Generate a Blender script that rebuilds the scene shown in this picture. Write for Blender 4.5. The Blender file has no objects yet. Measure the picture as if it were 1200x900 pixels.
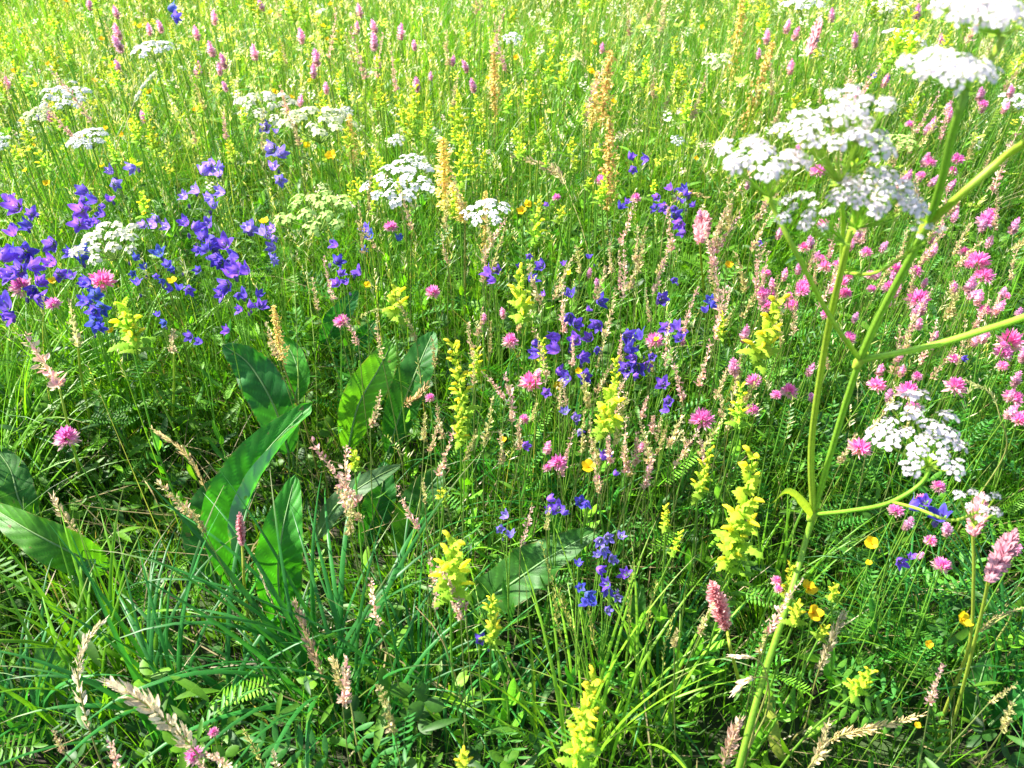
import bpy, math, random
import numpy as np

random.seed(7)
rng = np.random.default_rng(7)
R = math.radians
C = bpy.context.scene.collection
scene = bpy.context.scene

# ------------------------------------------------------------------ camera, sky, sun, exposure
CAM = np.array([0.0, 0.0, 1.2])
PITCH = R(38.0)
FPX = 942.0                                    # focal length in pixels of the 1200 px wide photograph
cam_d = bpy.data.cameras.new('camera')
cam_d.sensor_width = 36.0
cam_d.lens = 36.0 * FPX / 1200.0
cam_d.clip_start = 0.02
cam_d.clip_end = 2000.0
cam_d.dof.use_dof = True
cam_d.dof.focus_distance = 1.35
cam_d.dof.aperture_fstop = 8.0
cam = bpy.data.objects.new('camera', cam_d)
cam.location = CAM
cam.rotation_euler = (R(90) - PITCH, 0, 0)
C.objects.link(cam)
scene.camera = cam

SUN_EL, SUN_AZ = R(45.0), R(-68.0)             # azimuth measured from +Y towards +X: the sun stands ahead, to the left
world = bpy.data.worlds.new('World')
scene.world = world
world.use_nodes = True
wn = world.node_tree
bg = wn.nodes['Background']
sky = wn.nodes.new('ShaderNodeTexSky')
sky.sky_type = 'NISHITA'
sky.sun_disc = False
sky.sun_elevation = SUN_EL
sky.sun_rotation = SUN_AZ
wn.links.new(sky.outputs['Color'], bg.inputs['Color'])
bg.inputs['Strength'].default_value = 0.09

sun_d = bpy.data.lights.new('sun', 'SUN')
sun_d.energy = 5.0
sun_d.angle = R(0.6)
sun_d.color = (1.0, 0.95, 0.86)
sun = bpy.data.objects.new('sun', sun_d)
from mathutils import Vector, Matrix
sdir = Vector((math.sin(SUN_AZ) * math.cos(SUN_EL), math.cos(SUN_AZ) * math.cos(SUN_EL), math.sin(SUN_EL)))
sun.rotation_euler = (-sdir).to_track_quat('-Z', 'Y').to_euler()
sun.location = (0, 0, 5)
C.objects.link(sun)

scene.view_settings.view_transform = 'Standard'
scene.view_settings.look = 'None'
scene.view_settings.exposure = 1.8
scene.view_settings.gamma = 1.0
scene.cycles.max_bounces = 8
scene.cycles.diffuse_bounces = 4
scene.cycles.transmission_bounces = 6
scene.cycles.transparent_max_bounces = 4
scene.cycles.use_denoising = True
scene.cycles.caustics_reflective = False
scene.cycles.caustics_refractive = False

# ------------------------------------------------------------------ photograph pixel -> a point at a height in the meadow
FW = np.array([0, math.cos(PITCH), -math.sin(PITCH)])
UP = np.array([0, math.sin(PITCH), math.cos(PITCH)])
RT = np.array([1.0, 0, 0])

def P(x, y, z):
    d = FW + RT * (x - 600) / FPX - UP * (y - 450) / FPX
    return CAM + d * ((z - CAM[2]) / d[2])

def depth(p):
    return float(np.dot(np.asarray(p) - CAM, FW))

def px(p, n):
    """metres covered by n photograph pixels at point p"""
    return n * depth(p) / FPX

def proj(p):
    q = np.asarray(p) - CAM
    d = q @ FW
    return 600 + (q @ RT) / d * FPX, 450 - (q @ UP) / d * FPX

def gz(x, y):
    """height of the soil"""
    return 0.018 * np.sin(1.7 * x + 0.6) + 0.015 * np.sin(2.3 * y + 1.1 * x) + 0.012 * np.sin(4.1 * x - 3.3 * y)

# ------------------------------------------------------------------ mesh helpers
class MB:
    def __init__(s):
        s.v, s.q, s.t, s.c, s.n = [], [], [], [], 0
    def add(s, V, F, col):
        V = np.asarray(V, float).reshape(-1, 3)
        F = np.asarray(F, np.int64)
        col = np.asarray(col, float)
        if col.ndim == 1:
            col = np.repeat(col[None, :3], len(V), 0)
        s.v.append(V); s.c.append(col)
        if F.size:
            (s.q if F.shape[1] == 4 else s.t).append(F + s.n)
        s.n += len(V)
    def arrays(s):
        V = np.concatenate(s.v) if s.v else np.zeros((0, 3))
        c = np.concatenate(s.c) if s.c else np.zeros((0, 3))
        q = np.concatenate(s.q) if s.q else np.zeros((0, 4), np.int64)
        t = np.concatenate(s.t) if s.t else np.zeros((0, 3), np.int64)
        return V, q, t, c
    def mesh(s, name, mat):
        V, q, t, c = s.arrays()
        me = bpy.data.meshes.new(name)
        nv, nq, nt = len(V), len(q), len(t)
        me.vertices.add(nv)
        me.vertices.foreach_set('co', V.astype(np.float32).ravel())
        me.loops.add(nq * 4 + nt * 3)
        me.loops.foreach_set('vertex_index', np.concatenate([q.ravel(), t.ravel()]).astype(np.int32))
        me.polygons.add(nq + nt)
        me.polygons.foreach_set('loop_start', np.concatenate([np.arange(nq) * 4, nq * 4 + np.arange(nt) * 3]).astype(np.int32))
        me.polygons.foreach_set('use_smooth', np.ones(nq + nt, bool))
        a = me.attributes.new('tone', 'FLOAT_COLOR', 'POINT')
        a.data.foreach_set('color', np.hstack([c, np.ones((nv, 1))]).astype(np.float32).ravel())
        me.update(calc_edges=True)
        me.materials.append(mat)
        return me
    def tmpl(s):
        return s.arrays()

def link(name, me, parent=None, loc=(0, 0, 0), rot=None, scale=None):
    o = bpy.data.objects.new(name, me)
    C.objects.link(o)
    o.location = loc
    if rot is not None:
        o.rotation_euler = rot
    if scale is not None:
        o.scale = (scale,) * 3 if np.isscalar(scale) else scale
    if parent is not None:
        o.parent = parent
    return o

def unit(v):
    v = np.asarray(v, float)
    return v / (np.linalg.norm(v) + 1e-12)

def frame(d, roll=0.0):
    """3x3 matrix whose third column is d"""
    z = unit(d)
    a = np.array([0, 0, 1.0]) if abs(z[2]) < 0.95 else np.array([1.0, 0, 0])
    x = unit(np.cross(a, z)); y = np.cross(z, x)
    c, s = math.cos(roll), math.sin(roll)
    return np.stack([x * c + y * s, y * c - x * s, z], 1)

def put(mb, T, M, loc, sc=1.0, mul=None):
    """copy a template into a mesh under construction"""
    V, q, t, c = T
    W = (V * sc) @ np.asarray(M).T + np.asarray(loc)
    cc = c if mul is None else c * np.asarray(mul)
    n0 = mb.n
    mb.v.append(W); mb.c.append(cc)
    if len(q): mb.q.append(q + n0)
    if len(t): mb.t.append(t + n0)
    mb.n += len(V)

def scatter(mb, T, Ms, locs, scs, cols_mul):
    """many copies at once (arrays)"""
    V, q, t, c = T
    N, nv = len(locs), len(V)
    W = np.einsum('nij,vj->nvi', Ms, V) * scs[:, None, None] + locs[:, None, :]
    cc = c[None] * cols_mul[:, None, :]
    off = mb.n + np.arange(N)[:, None, None] * nv
    mb.v.append(W.reshape(-1, 3)); mb.c.append(cc.reshape(-1, 3))
    if len(q): mb.q.append((q[None] + off).reshape(-1, 4))
    if len(t): mb.t.append((t[None] + off).reshape(-1, 3))
    mb.n += N * nv

def ribbon(mb, Cn, W, S, col, keel=0.0, nrm=None):
    """flat strip along centre line Cn with half widths W and side direction S; keel folds it along the middle"""
    Cn = np.asarray(Cn, float); W = np.asarray(W, float)
    S = np.asarray(S, float)
    if S.ndim == 1: S = np.repeat(S[None], len(Cn), 0)
    n = len(Cn)
    if keel:
        if nrm is None:
            T = np.gradient(Cn, axis=0)
            nrm = np.cross(S, T)
            nrm /= np.linalg.norm(nrm, axis=1)[:, None] + 1e-9
        V = np.stack([Cn - S * W[:, None], Cn - nrm * (W * keel)[:, None], Cn + S * W[:, None]], 1).reshape(-1, 3)
        k = np.arange(n - 1) * 3
        F = np.concatenate([np.stack([k, k + 1, k + 4, k + 3], 1), np.stack([k + 1, k + 2, k + 5, k + 4], 1)])
        m = 3
    else:
        V = np.stack([Cn - S * W[:, None], Cn + S * W[:, None]], 1).reshape(-1, 3)
        k = np.arange(n - 1) * 2
        F = np.stack([k, k + 1, k + 3, k + 2], 1)
        m = 2
    col = np.asarray(col, float)
    if col.ndim == 2 and len(col) == n: col = np.repeat(col, m, 0)
    mb.add(V, F, col)

def tube(mb, Cn, Rr, col, n=5):
    Cn = np.asarray(Cn, float)
    Rr = np.broadcast_to(np.asarray(Rr, float), (len(Cn),))
    T = np.gradient(Cn, axis=0)
    V = []
    a = np.arange(n) * 2 * math.pi / n
    X = None
    for i in range(len(Cn)):
        z = unit(T[i])
        if X is None:
            M = frame(z); X = M[:, 0]
        X = unit(X - z * (X @ z)); Y = np.cross(z, X)
        V.append(Cn[i] + Rr[i] * (np.cos(a)[:, None] * X + np.sin(a)[:, None] * Y))
    V = np.concatenate(V)
    F = []
    for i in range(len(Cn) - 1):
        for j in range(n):
            F.append((i * n + j, i * n + (j + 1) % n, (i + 1) * n + (j + 1) % n, (i + 1) * n + j))
    col = np.asarray(col, float)
    if col.ndim == 2 and len(col) == len(Cn): col = np.repeat(col, n, 0)
    mb.add(V, np.array(F), col)

def curve(pts, n):
    """smooth interpolation through points (Catmull-Rom)"""
    p = [np.asarray(q, float) for q in pts]
    if len(p) == 2:
        s = np.linspace(0, 1, n)[:, None]
        return p[0] * (1 - s) + p[1] * s
    p = [2 * p[0] - p[1]] + p + [2 * p[-1] - p[-2]]
    m = len(p) - 3
    out = []
    for u in np.linspace(0, m - 1e-6, n):
        i = int(u); t = u - i
        a, b, c, d = p[i:i + 4]
        out.append(0.5 * (2 * b + (c - a) * t + (2 * a - 5 * b + 4 * c - d) * t * t + (3 * b - 3 * c + d - a) * t ** 3))
    return np.array(out)

# ------------------------------------------------------------------ materials
def plant_mat(name, transl=0.4, rough=0.5, spec=0.4, tcol=(1.25, 1.35, 0.6), noise=120.0, amt=0.18, var=0.12, hue=0.015, back=None):
    """leaf or petal: its colour comes with the mesh, light passes through it"""
    m = bpy.data.materials.new(name)
    m.use_nodes = True
    N, L = m.node_tree.nodes, m.node_tree.links
    N.clear()
    out = N.new('ShaderNodeOutputMaterial')
    at = N.new('ShaderNodeAttribute'); at.attribute_name = 'tone'
    oi = N.new('ShaderNodeObjectInfo')
    geo = N.new('ShaderNodeNewGeometry')
    nz = N.new('ShaderNodeTexNoise'); nz.inputs['Scale'].default_value = noise; nz.inputs['Detail'].default_value = 3
    L.new(geo.outputs['Position'], nz.inputs['Vector'])
    hs = N.new('ShaderNodeHueSaturation')
    mr = N.new('ShaderNodeMapRange'); mr.inputs['To Min'].default_value = 0.5 - hue; mr.inputs['To Max'].default_value = 0.5 + hue
    L.new(oi.outputs['Random'], mr.inputs['Value']); L.new(mr.outputs['Result'], hs.inputs['Hue'])
    v1 = N.new('ShaderNodeMapRange'); v1.inputs['From Min'].default_value = 0.3; v1.inputs['From Max'].default_value = 0.7
    v1.inputs['To Min'].default_value = 1 - amt; v1.inputs['To Max'].default_value = 1 + amt
    L.new(nz.outputs['Fac'], v1.inputs['Value'])
    v2 = N.new('ShaderNodeMath'); v2.operation = 'MULTIPLY_ADD'
    v2.inputs[1].default_value = 2 * var; v2.inputs[2].default_value = 1 - var
    L.new(oi.outputs['Random'], v2.inputs[0])
    v3 = N.new('ShaderNodeMath'); v3.operation = 'MULTIPLY'
    L.new(v1.outputs['Result'], v3.inputs[0]); L.new(v2.outputs[0], v3.inputs[1])
    L.new(v3.outputs[0], hs.inputs['Value']); L.new(at.outputs['Color'], hs.inputs['Color'])
    base = hs.outputs['Color']
    if back is not None:
        mb_ = N.new('ShaderNodeMix'); mb_.data_type = 'RGBA'
        L.new(geo.outputs['Backfacing'], mb_.inputs['Factor']); L.new(base, mb_.inputs['A'])
        mb_.inputs['B'].default_value = (*back, 1)
        base = mb_.outputs['Result']
    pr = N.new('ShaderNodeBsdfPrincipled')
    L.new(base, pr.inputs['Base Color'])
    pr.inputs['Roughness'].default_value = rough
    pr.inputs['Specular IOR Level'].default_value = spec
    if transl > 0:
        tr = N.new('ShaderNodeBsdfTranslucent')
        mx = N.new('ShaderNodeMix'); mx.data_type = 'RGBA'; mx.blend_type = 'MULTIPLY'; mx.inputs['Factor'].default_value = 1
        mx.clamp_result = False
        L.new(hs.outputs['Color'], mx.inputs['A']); mx.inputs['B'].default_value = (*tcol, 1)
        L.new(mx.outputs['Result'], tr.inputs['Color'])
        ms = N.new('ShaderNodeMixShader'); ms.inputs['Fac'].default_value = transl
        L.new(pr.outputs[0], ms.inputs[1]); L.new(tr.outputs[0], ms.inputs[2])
        L.new(ms.outputs[0], out.inputs['Surface'])
    else:
        L.new(pr.outputs[0], out.inputs['Surface'])
    return m

M_GRASS = plant_mat('grass_blade', 0.42, 0.42, 0.4, (1.5, 1.45, 0.5), 60, 0.2, 0, 0)
M_STEM = plant_mat('green_stem', 0.3, 0.5, 0.4, noise=300, amt=0.15)
M_LEAF = plant_mat('small_leaf', 0.35, 0.5, 0.4, (1.5, 1.5, 0.5), noise=250, amt=0.18)
M_DOCK = plant_mat('broad_leaf', 0.38, 0.5, 0.35, (1.6, 1.6, 0.4), noise=90, amt=0.16, var=0.08, back=(0.22, 0.40, 0.24))
M_PETAL = plant_mat('petal', 0.45, 0.6, 0.2, (1.2, 1.2, 1.2), noise=500, amt=0.12, var=0.14, hue=0.012)
M_BELL = plant_mat('violet_petal', 0.45, 0.55, 0.25, (1.3, 1.2, 1.3), noise=300, amt=0.14, var=0.2, hue=0.02)
def add_spots(m):
    """brown blemishes and a fine quilted surface on the broad leaves"""
    N, L = m.node_tree.nodes, m.node_tree.links
    pr = [n for n in N if n.type == 'BSDF_PRINCIPLED'][0]
    src = pr.inputs['Base Color'].links[0].from_socket
    geo = N.new('ShaderNodeNewGeometry')
    v = N.new('ShaderNodeTexNoise'); v.inputs['Scale'].default_value = 70; v.inputs['Detail'].default_value = 2
    r = N.new('ShaderNodeMapRange'); r.inputs['From Min'].default_value = .69; r.inputs['From Max'].default_value = .73
    mx = N.new('ShaderNodeMix'); mx.data_type = 'RGBA'; mx.inputs['B'].default_value = (.20, .13, .05, 1)
    L.new(geo.outputs['Position'], v.inputs['Vector']); L.new(v.outputs['Fac'], r.inputs['Value']); L.new(r.outputs['Result'], mx.inputs['Factor'])
    L.new(src, mx.inputs['A']); L.new(mx.outputs['Result'], pr.inputs['Base Color'])
    vo = N.new('ShaderNodeTexVoronoi'); vo.inputs['Scale'].default_value = 420; vo.feature = 'DISTANCE_TO_EDGE'
    L.new(geo.outputs['Position'], vo.inputs['Vector'])
    bp = N.new('ShaderNodeBump'); bp.inputs['Strength'].default_value = .5; bp.inputs['Distance'].default_value = .0006
    L.new(vo.outputs['Distance'], bp.inputs['Height']); L.new(bp.outputs['Normal'], pr.inputs['Normal'])
add_spots(M_DOCK)
M_WHITE = plant_mat('white_petal', 0.4, 0.7, 0.2, (1.0, 1.0, 1.0), noise=400, amt=0.05, var=0.03, hue=0)
M_DRY = plant_mat('dry_husk', 0.3, 0.7, 0.2, (1.15, 1.1, 0.9), noise=400, amt=0.2, var=0.15, hue=0.012)

# ------------------------------------------------------------------ soil
def make_ground():
    mb = MB()
    xs = np.concatenate([[-300, -60, -15], np.linspace(-7, 7, 113), [15, 60, 300]])
    ys = np.concatenate([[-300, -60, -10], np.linspace(-2, 11, 105), [20, 80, 400]])
    X, Y = np.meshgrid(xs, ys)
    Z = gz(X, Y) + 0.006 * np.sin(17 * X) * np.sin(19 * Y)
    V = np.stack([X, Y, Z], -1).reshape(-1, 3)
    nx, ny = len(xs), len(ys)
    i, j = np.meshgrid(np.arange(nx - 1), np.arange(ny - 1))
    k = (j * nx + i).ravel()
    mb.add(V, np.stack([k, k + 1, k + nx + 1, k + nx], 1), (0.05, 0.06, 0.02))
    m = bpy.data.materials.new('meadow_soil'); m.use_nodes = True
    N, L = m.node_tree.nodes, m.node_tree.links
    pr = N['Principled BSDF']; pr.inputs['Roughness'].default_value = 0.95
    nz = N.new('ShaderNodeTexNoise'); nz.inputs['Scale'].default_value = 9; nz.inputs['Detail'].default_value = 8
    geo = N.new('ShaderNodeNewGeometry'); L.new(geo.outputs['Position'], nz.inputs['Vector'])
    rp = N.new('ShaderNodeValToRGB')
    rp.color_ramp.elements[0].position = 0.35; rp.color_ramp.elements[0].color = (0.028, 0.022, 0.012, 1)
    rp.color_ramp.elements[1].position = 0.65; rp.color_ramp.elements[1].color = (0.035, 0.07, 0.015, 1)
    L.new(nz.outputs['Fac'], rp.inputs['Fac']); L.new(rp.outputs['Color'], pr.inputs['Base Color'])
    o = link('ground', mb.mesh('ground', m))
    o['kind'] = 'structure'; o['label'] = 'dark mossy meadow soil under the grass and flowers'; o['category'] = 'ground'
make_ground()

# ------------------------------------------------------------------ grass
# clearings: (x, y, radius, height factor) in metres, where the sward is lower
def pxy(x, y, z=0.0):
    p = P(x, y, z); return p[0], p[1]
CLEAR = []
for (cx, cy, z, r, f) in [(330, 700, 0.0, .20, .35), (300, 800, 0, .15, .55), (440, 640, 0, .18, .4), (330, 560, 0.0, .14, .4), (430, 520, 0, .12, .45),
                          (640, 740, 0.0, .14, .4), (600, 820, 0, .14, .55), (60, 700, 0, .15, .5), (150, 640, 0, .15, .6), (230, 600, 0, .14, .5),
                          (930, 800, 0, .2, .6), (800, 640, 0, .2, .75)]:
    a = pxy(cx, cy, z); CLEAR.append((a[0], a[1], r, f))

for (cx, cy, z, f) in [(284, 690, .03, .2), (270, 612, .14, .2), (302, 542, .22, .3), (360, 475, .27, .4), (330, 735, .03, .2), (326, 675, .11, .2), (331, 622, .17, .2), (346, 556, .21, .3),
                     (240, 630, .08, .3), (338, 530, .1, .3), (322, 478, .19, .3), (293, 428, .25, .4), (264, 405, .27, .5), (408, 525, .1, .3), (420, 475, .18, .3), (444, 432, .24, .4), (474, 470, .17, .4),
                     (436, 562, .16, .4), (500, 575, .12, .4), (548, 715, .05, .2), (590, 690, .13, .2), (642, 654, .18, .2), (700, 621, .22, .4), (85, 648, .12, .3), (35, 622, .16, .3), (120, 668, .06, .4), (60, 790, .08, .3), (747, 712, .1, .4)]:
    z = z * 1.2 + .045; f *= .7; a = P(cx, cy, z); CLEAR.append((a[0], a[1] - .03, .085, f)); CLEAR.append((a[0], a[1] - .12, .07, (f + 1) / 2))

for (cx, cy, z) in [(838, 1010, 0), (893, 800, .28), (925, 700, .38)]:          # short sward in front of the hogweed stem
    a = P(cx, cy, z)
    for k in (.05, .12, .19, .26): CLEAR.append((a[0] * (1 - .5 * k), a[1] - k, .06, .45))

def hfac(x, y):
    f = np.ones_like(x)
    for (a, b, r, k) in CLEAR:
        w = np.exp(-((x - a) ** 2 + (y - b) ** 2) / (r * r))
        f *= 1 - (1 - k) * w
    return f

def vnoise(x, y, s, seed=0):
    """smooth value noise for patchiness, 0..1"""
    r = np.random.default_rng(seed); G = r.random((64, 64))
    u, v = x * s + 31.7, y * s + 17.3
    i, j = np.floor(u).astype(int), np.floor(v).astype(int)
    fu, fv = u - i, v - j
    fu, fv = fu * fu * (3 - 2 * fu), fv * fv * (3 - 2 * fv)
    g = lambda a, b: G[a % 64, b % 64]
    return (g(i, j) * (1 - fu) + g(i + 1, j) * fu) * (1 - fv) + (g(i, j + 1) * (1 - fu) + g(i + 1, j + 1) * fu) * fv

def blades(mb, x, y, az, L, th0, cv, w, n, col, keel=False, twist=None, z0=None, tipcol=None):
    """vectorised grass blades"""
    N = len(x)
    s = np.linspace(0, 1, n + 1)
    th = th0[:, None] + cv[:, None] * s[None] ** 1.5
    ds = L[:, None] / n
    hx = np.cumsum(np.sin(th[:, :-1]) * ds, 1); hz = np.cumsum(np.cos(th[:, :-1]) * ds, 1)
    hx = np.hstack([np.zeros((N, 1)), hx]); hz = np.hstack([np.zeros((N, 1)), hz])
    ca, sa = np.cos(az), np.sin(az)
    z = gz(x, y) - 0.01 if z0 is None else z0
    P0 = np.stack([x[:, None] + hx * ca[:, None], y[:, None] + hx * sa[:, None], z[:, None] + hz], -1)
    tw = np.zeros(N) if twist is None else twist
    ang = az[:, None] + math.pi / 2 + tw[:, None] * (0.3 + s[None])
    S = np.stack([np.cos(ang), np.sin(ang), np.zeros_like(ang)], -1)
    W = w[:, None] * (0.55 + 0.45 * np.minimum(1, s * 4))[None] * (1 - s ** 2.6)[None] * 0.5
    W[:, -1] = 0.00012
    if keel:
        T = np.gradient(P0, axis=1); nr = np.cross(S, T); nr /= np.linalg.norm(nr, axis=2)[..., None] + 1e-9
        V = np.stack([P0 - S * W[..., None], P0 - nr * (W * 0.45)[..., None], P0 + S * W[..., None]], 2)
        m = 3
        k = np.arange(n) * 3
        F = np.concatenate([np.stack([k, k + 1, k + 4, k + 3], 1), np.stack([k + 1, k + 2, k + 5, k + 4], 1)])
    else:
        V = np.stack([P0 - S * W[..., None], P0 + S * W[..., None]], 2)
        m = 2
        k = np.arange(n) * 2
        F = np.stack([k, k + 1, k + 3, k + 2], 1)
    nv = (n + 1) * m
    Fa = (F[None] + (np.arange(N) * nv)[:, None, None]).reshape(-1, 4)
    cc = np.repeat(col[:, None, :], n + 1, 1)
    if tipcol is not None:
        q = (np.clip((s - 0.75) / 0.25, 0, 1) ** 1.5)[None, :, None] * tipcol[1][:, None, None]
        cc = cc * (1 - q) + np.asarray(tipcol[0])[None, None] * q
    cc = np.repeat(cc, m, 1).reshape(-1, 3)
    mb.add(V.reshape(-1, 3), Fa, cc)
    return P0[:, -1], P0[:, -1] - P0[:, -2]

def region(n, y0, y1, k=0.72, b=0.55):
    y = np.sqrt(rng.random(n * 2) * (y1 ** 2 - y0 ** 2) + y0 ** 2)
    x = (rng.random(n * 2) * 2 - 1) * (k * y + b)
    y, x = y[:n], x[:n]
    return x, y

DARK = np.array([0.022, 0.115, 0.014]); MID = np.array([0.050, 0.205, 0.012]); LITE = np.array([0.145, 0.36, 0.014])
YELL = np.array([0.36, 0.44, 0.05]); BLUE = np.array([0.030, 0.170, 0.028]); STRAW = np.array([0.42, 0.34, 0.16])
def mixc(a, b, t):
    t = np.asarray(t)[:, None]
    return a * (1 - t) + b * t

def make_grass():
    mb = MB()
    U = lambda n, a, b: rng.uniform(a, b, n)
    def layer(n, y0, y1, h0, h1, w0, w1, seg, cfun, keel=False, curv=(0.2, 1.6), lean=(0.0, 0.35), clear=True, k=0.72, b=0.72):
        x, y = region(n, y0, y1, k, b)
        hf = hfac(x, y) if clear else 1.0
        pat = vnoise(x, y, 2.2, 3)
        h = U(n, h0, h1) * hf * ((0.75 + 0.5 * pat) if y0 < 1.5 else (0.6 + 0.75 * pat))
        near = np.clip((y - 0.1) / 0.7, 0.35, 1)
        h *= near
        col = cfun(x, y, n) * U(n, 0.75, 1.3)[:, None]
        dead = rng.random(n) < 0.035
        col[dead] = STRAW * U(dead.sum(), 0.5, 1.0)[:, None]
        blades(mb, x, y, U(n, 0, 2 * math.pi), h, U(n, *lean), U(n, *curv), U(n, w0, w1), seg, col, keel, U(n, -1.2, 1.2),
               tipcol=(YELL, (rng.random(n) < 0.3) * U(n, 0.2, 0.9)))
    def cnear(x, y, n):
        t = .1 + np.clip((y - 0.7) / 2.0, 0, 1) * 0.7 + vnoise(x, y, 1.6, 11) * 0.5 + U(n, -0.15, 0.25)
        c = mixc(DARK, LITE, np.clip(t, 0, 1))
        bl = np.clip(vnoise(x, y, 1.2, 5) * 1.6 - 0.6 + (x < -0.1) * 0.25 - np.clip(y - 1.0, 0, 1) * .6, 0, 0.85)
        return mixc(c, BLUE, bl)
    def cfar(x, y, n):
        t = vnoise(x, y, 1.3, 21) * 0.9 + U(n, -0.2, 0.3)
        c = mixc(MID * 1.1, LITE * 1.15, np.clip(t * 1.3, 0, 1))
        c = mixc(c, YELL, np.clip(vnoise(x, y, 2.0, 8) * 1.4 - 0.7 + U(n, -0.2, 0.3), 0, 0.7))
        c = mixc(c, DARK * 1.3, np.clip(vnoise(x, y, 2.7, 61) * 2.6 - 1.15 + U(n, -.2, .2) + (x > .5) * .2, 0, .85))      # deeper green in patches
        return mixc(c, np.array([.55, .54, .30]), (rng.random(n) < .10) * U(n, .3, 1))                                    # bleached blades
    layer(33000, 0.1, 2.6, 0.06, 0.20, 0.0022, 0.0045, 3, lambda x, y, n: cnear(x, y, n) * .62, clear=False)  # short bottom blades darkened in colour, standing in for shade low in the sward
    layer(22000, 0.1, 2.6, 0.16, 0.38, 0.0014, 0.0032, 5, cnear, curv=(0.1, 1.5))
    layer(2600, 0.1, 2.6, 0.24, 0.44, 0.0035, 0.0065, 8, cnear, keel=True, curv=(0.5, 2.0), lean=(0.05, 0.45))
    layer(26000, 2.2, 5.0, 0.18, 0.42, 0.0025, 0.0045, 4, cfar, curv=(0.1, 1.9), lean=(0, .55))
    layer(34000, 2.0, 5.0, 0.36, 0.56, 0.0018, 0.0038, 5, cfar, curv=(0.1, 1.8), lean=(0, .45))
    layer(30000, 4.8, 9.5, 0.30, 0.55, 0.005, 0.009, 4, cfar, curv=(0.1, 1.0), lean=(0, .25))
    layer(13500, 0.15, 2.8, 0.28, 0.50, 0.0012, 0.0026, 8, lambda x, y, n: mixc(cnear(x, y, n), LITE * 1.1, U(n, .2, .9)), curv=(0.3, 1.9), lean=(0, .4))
    # last year's thatch
    x, y = region(3200, .15, 3.0)
    blades(mb, x, y, U(3200, 0, 6.28), U(3200, .06, .22), U(3200, .7, 1.5), U(3200, -.3, .8), U(3200, .001, .003), 4, mixc(STRAW * .45, STRAW, U(3200, 0, 1)), z0=gz(x, y) + U(3200, 0, .12))
    # tufts of long arching blades
    T = [(-1, -1)]
    tuft = []
    for (tx, ty, n, L0, L1, w, c, bias) in [
        (400, 840, 34, .42, .62, .0085, 'b', 150), (330, 830, 30, .40, .58, .008, 'b', 140), (230, 880, 30, .35, .5, .008, 'b', 130), (300, 760, 20, .35, .5, .006, 'l', 100), (150, 800, 26, .32, .5, .007, 'l', 140), (60, 880, 26, .3, .45, .008, 'b', 60), (520, 800, 26, .3, .48, .006, 'l', 110), (600, 860, 26, .3, .46, .006, 'b', 60), (330, 760, 8, .36, .48, .007, 'l', 95), (130, 870, 14, .30, .45, .008, 'l', 120),
        (40, 560, 60, .35, .55, .007, 'l', 110), (20, 650, 40, .3, .5, .007, 'l', 80), (100, 480, 50, .35, .5, .007, 'l', 100), (165, 520, 40, .35, .5, .006, 'l', 95),
        (430, 860, 12, .3, .45, .006, 'b', 90), (680, 920, 26, .32, .5, .0055, 'y', 90), (740, 890, 22, .3, .48, .0055, 'y', 85), (760, 820, 30, .3, .45, .006, 'b', 90),
        (500, 870, 30, .3, .45, .006, 'b', 70), (1150, 860, 40, .35, .5, .006, 'b', 110), (1050, 820, 40, .3, .42, .004, 'b', 90), (880, 760, 30, .3, .42, .005, 'l', 90),
        (640, 230, 90, .4, .6, .006, 'l', 90), (690, 200, 80, .4, .6, .006, 'l', 90), (230, 190, 90, .4, .58, .006, 'l', 90), (180, 230, 70, .4, .55, .006, 'l', 90),
        (820, 190, 80, .4, .6, .006, 'l', 90), (280, 260, 70, .4, .55, .006, 'l', 90), (950, 130, 60, .4, .6, .006, 'l', 90), (60, 220, 60, .4, .55, .006, 'l', 90),
        (375, 790, 10, .3, .42, .006, 'b', 100), (410, 380, 40, .3, .45, .005, 'l', 90), (1010, 620, 40, .3, .45, .005, 'b', 90), (560, 600, 30, .25, .4, .005, 'b', 90),
        (870, 560, 40, .3, .42, .005, 'l', 90), (740, 480, 40, .3, .42, .004, 'l', 90), (560, 430, 40, .28, .4, .004, 'l', 90), (1120, 480, 40, .3, .45, .006, 'l', 90)]:
        p = P(tx, ty, 0.0)
        tuft.append((p[0], p[1], n, L0, L1, w, c, bias))
    for k in range(70):
        x, y = region(1, 0.5, 4.5)
        tuft.append((x[0], y[0], 25, .3, .46, .005, random.choice('bllb' if y[0] < 2 else 'llyb'), random.uniform(0, 360)))
    for (x, y, n, L0, L1, w, c, bias) in tuft:
        hft = float(hfac(np.array([x]), np.array([y]))[0]) ** .3
        a = np.where(rng.random(n) < 0.6, R(bias) + rng.normal(0, 0.9, n), U(n, 0, 2 * math.pi))
        cc = {'b': BLUE * 1.15, 'l': LITE * 0.95, 'y': LITE * .9 + YELL * .2}[c]
        col = cc[None] * U(n, 0.7, 1.35)[:, None]
        blades(mb, x + rng.normal(0, .025, n), y + rng.normal(0, .025, n), a, U(n, L0, L1) * hft, U(n, 0.02, 0.35), U(n, .5, 2.2) * (1.15 if c == 'b' else .8),
               w * U(n, .7, 1.2), 12, col, True, U(n, -.6, .6), tipcol=(STRAW, (rng.random(n) < 0.25) * .8))
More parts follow.
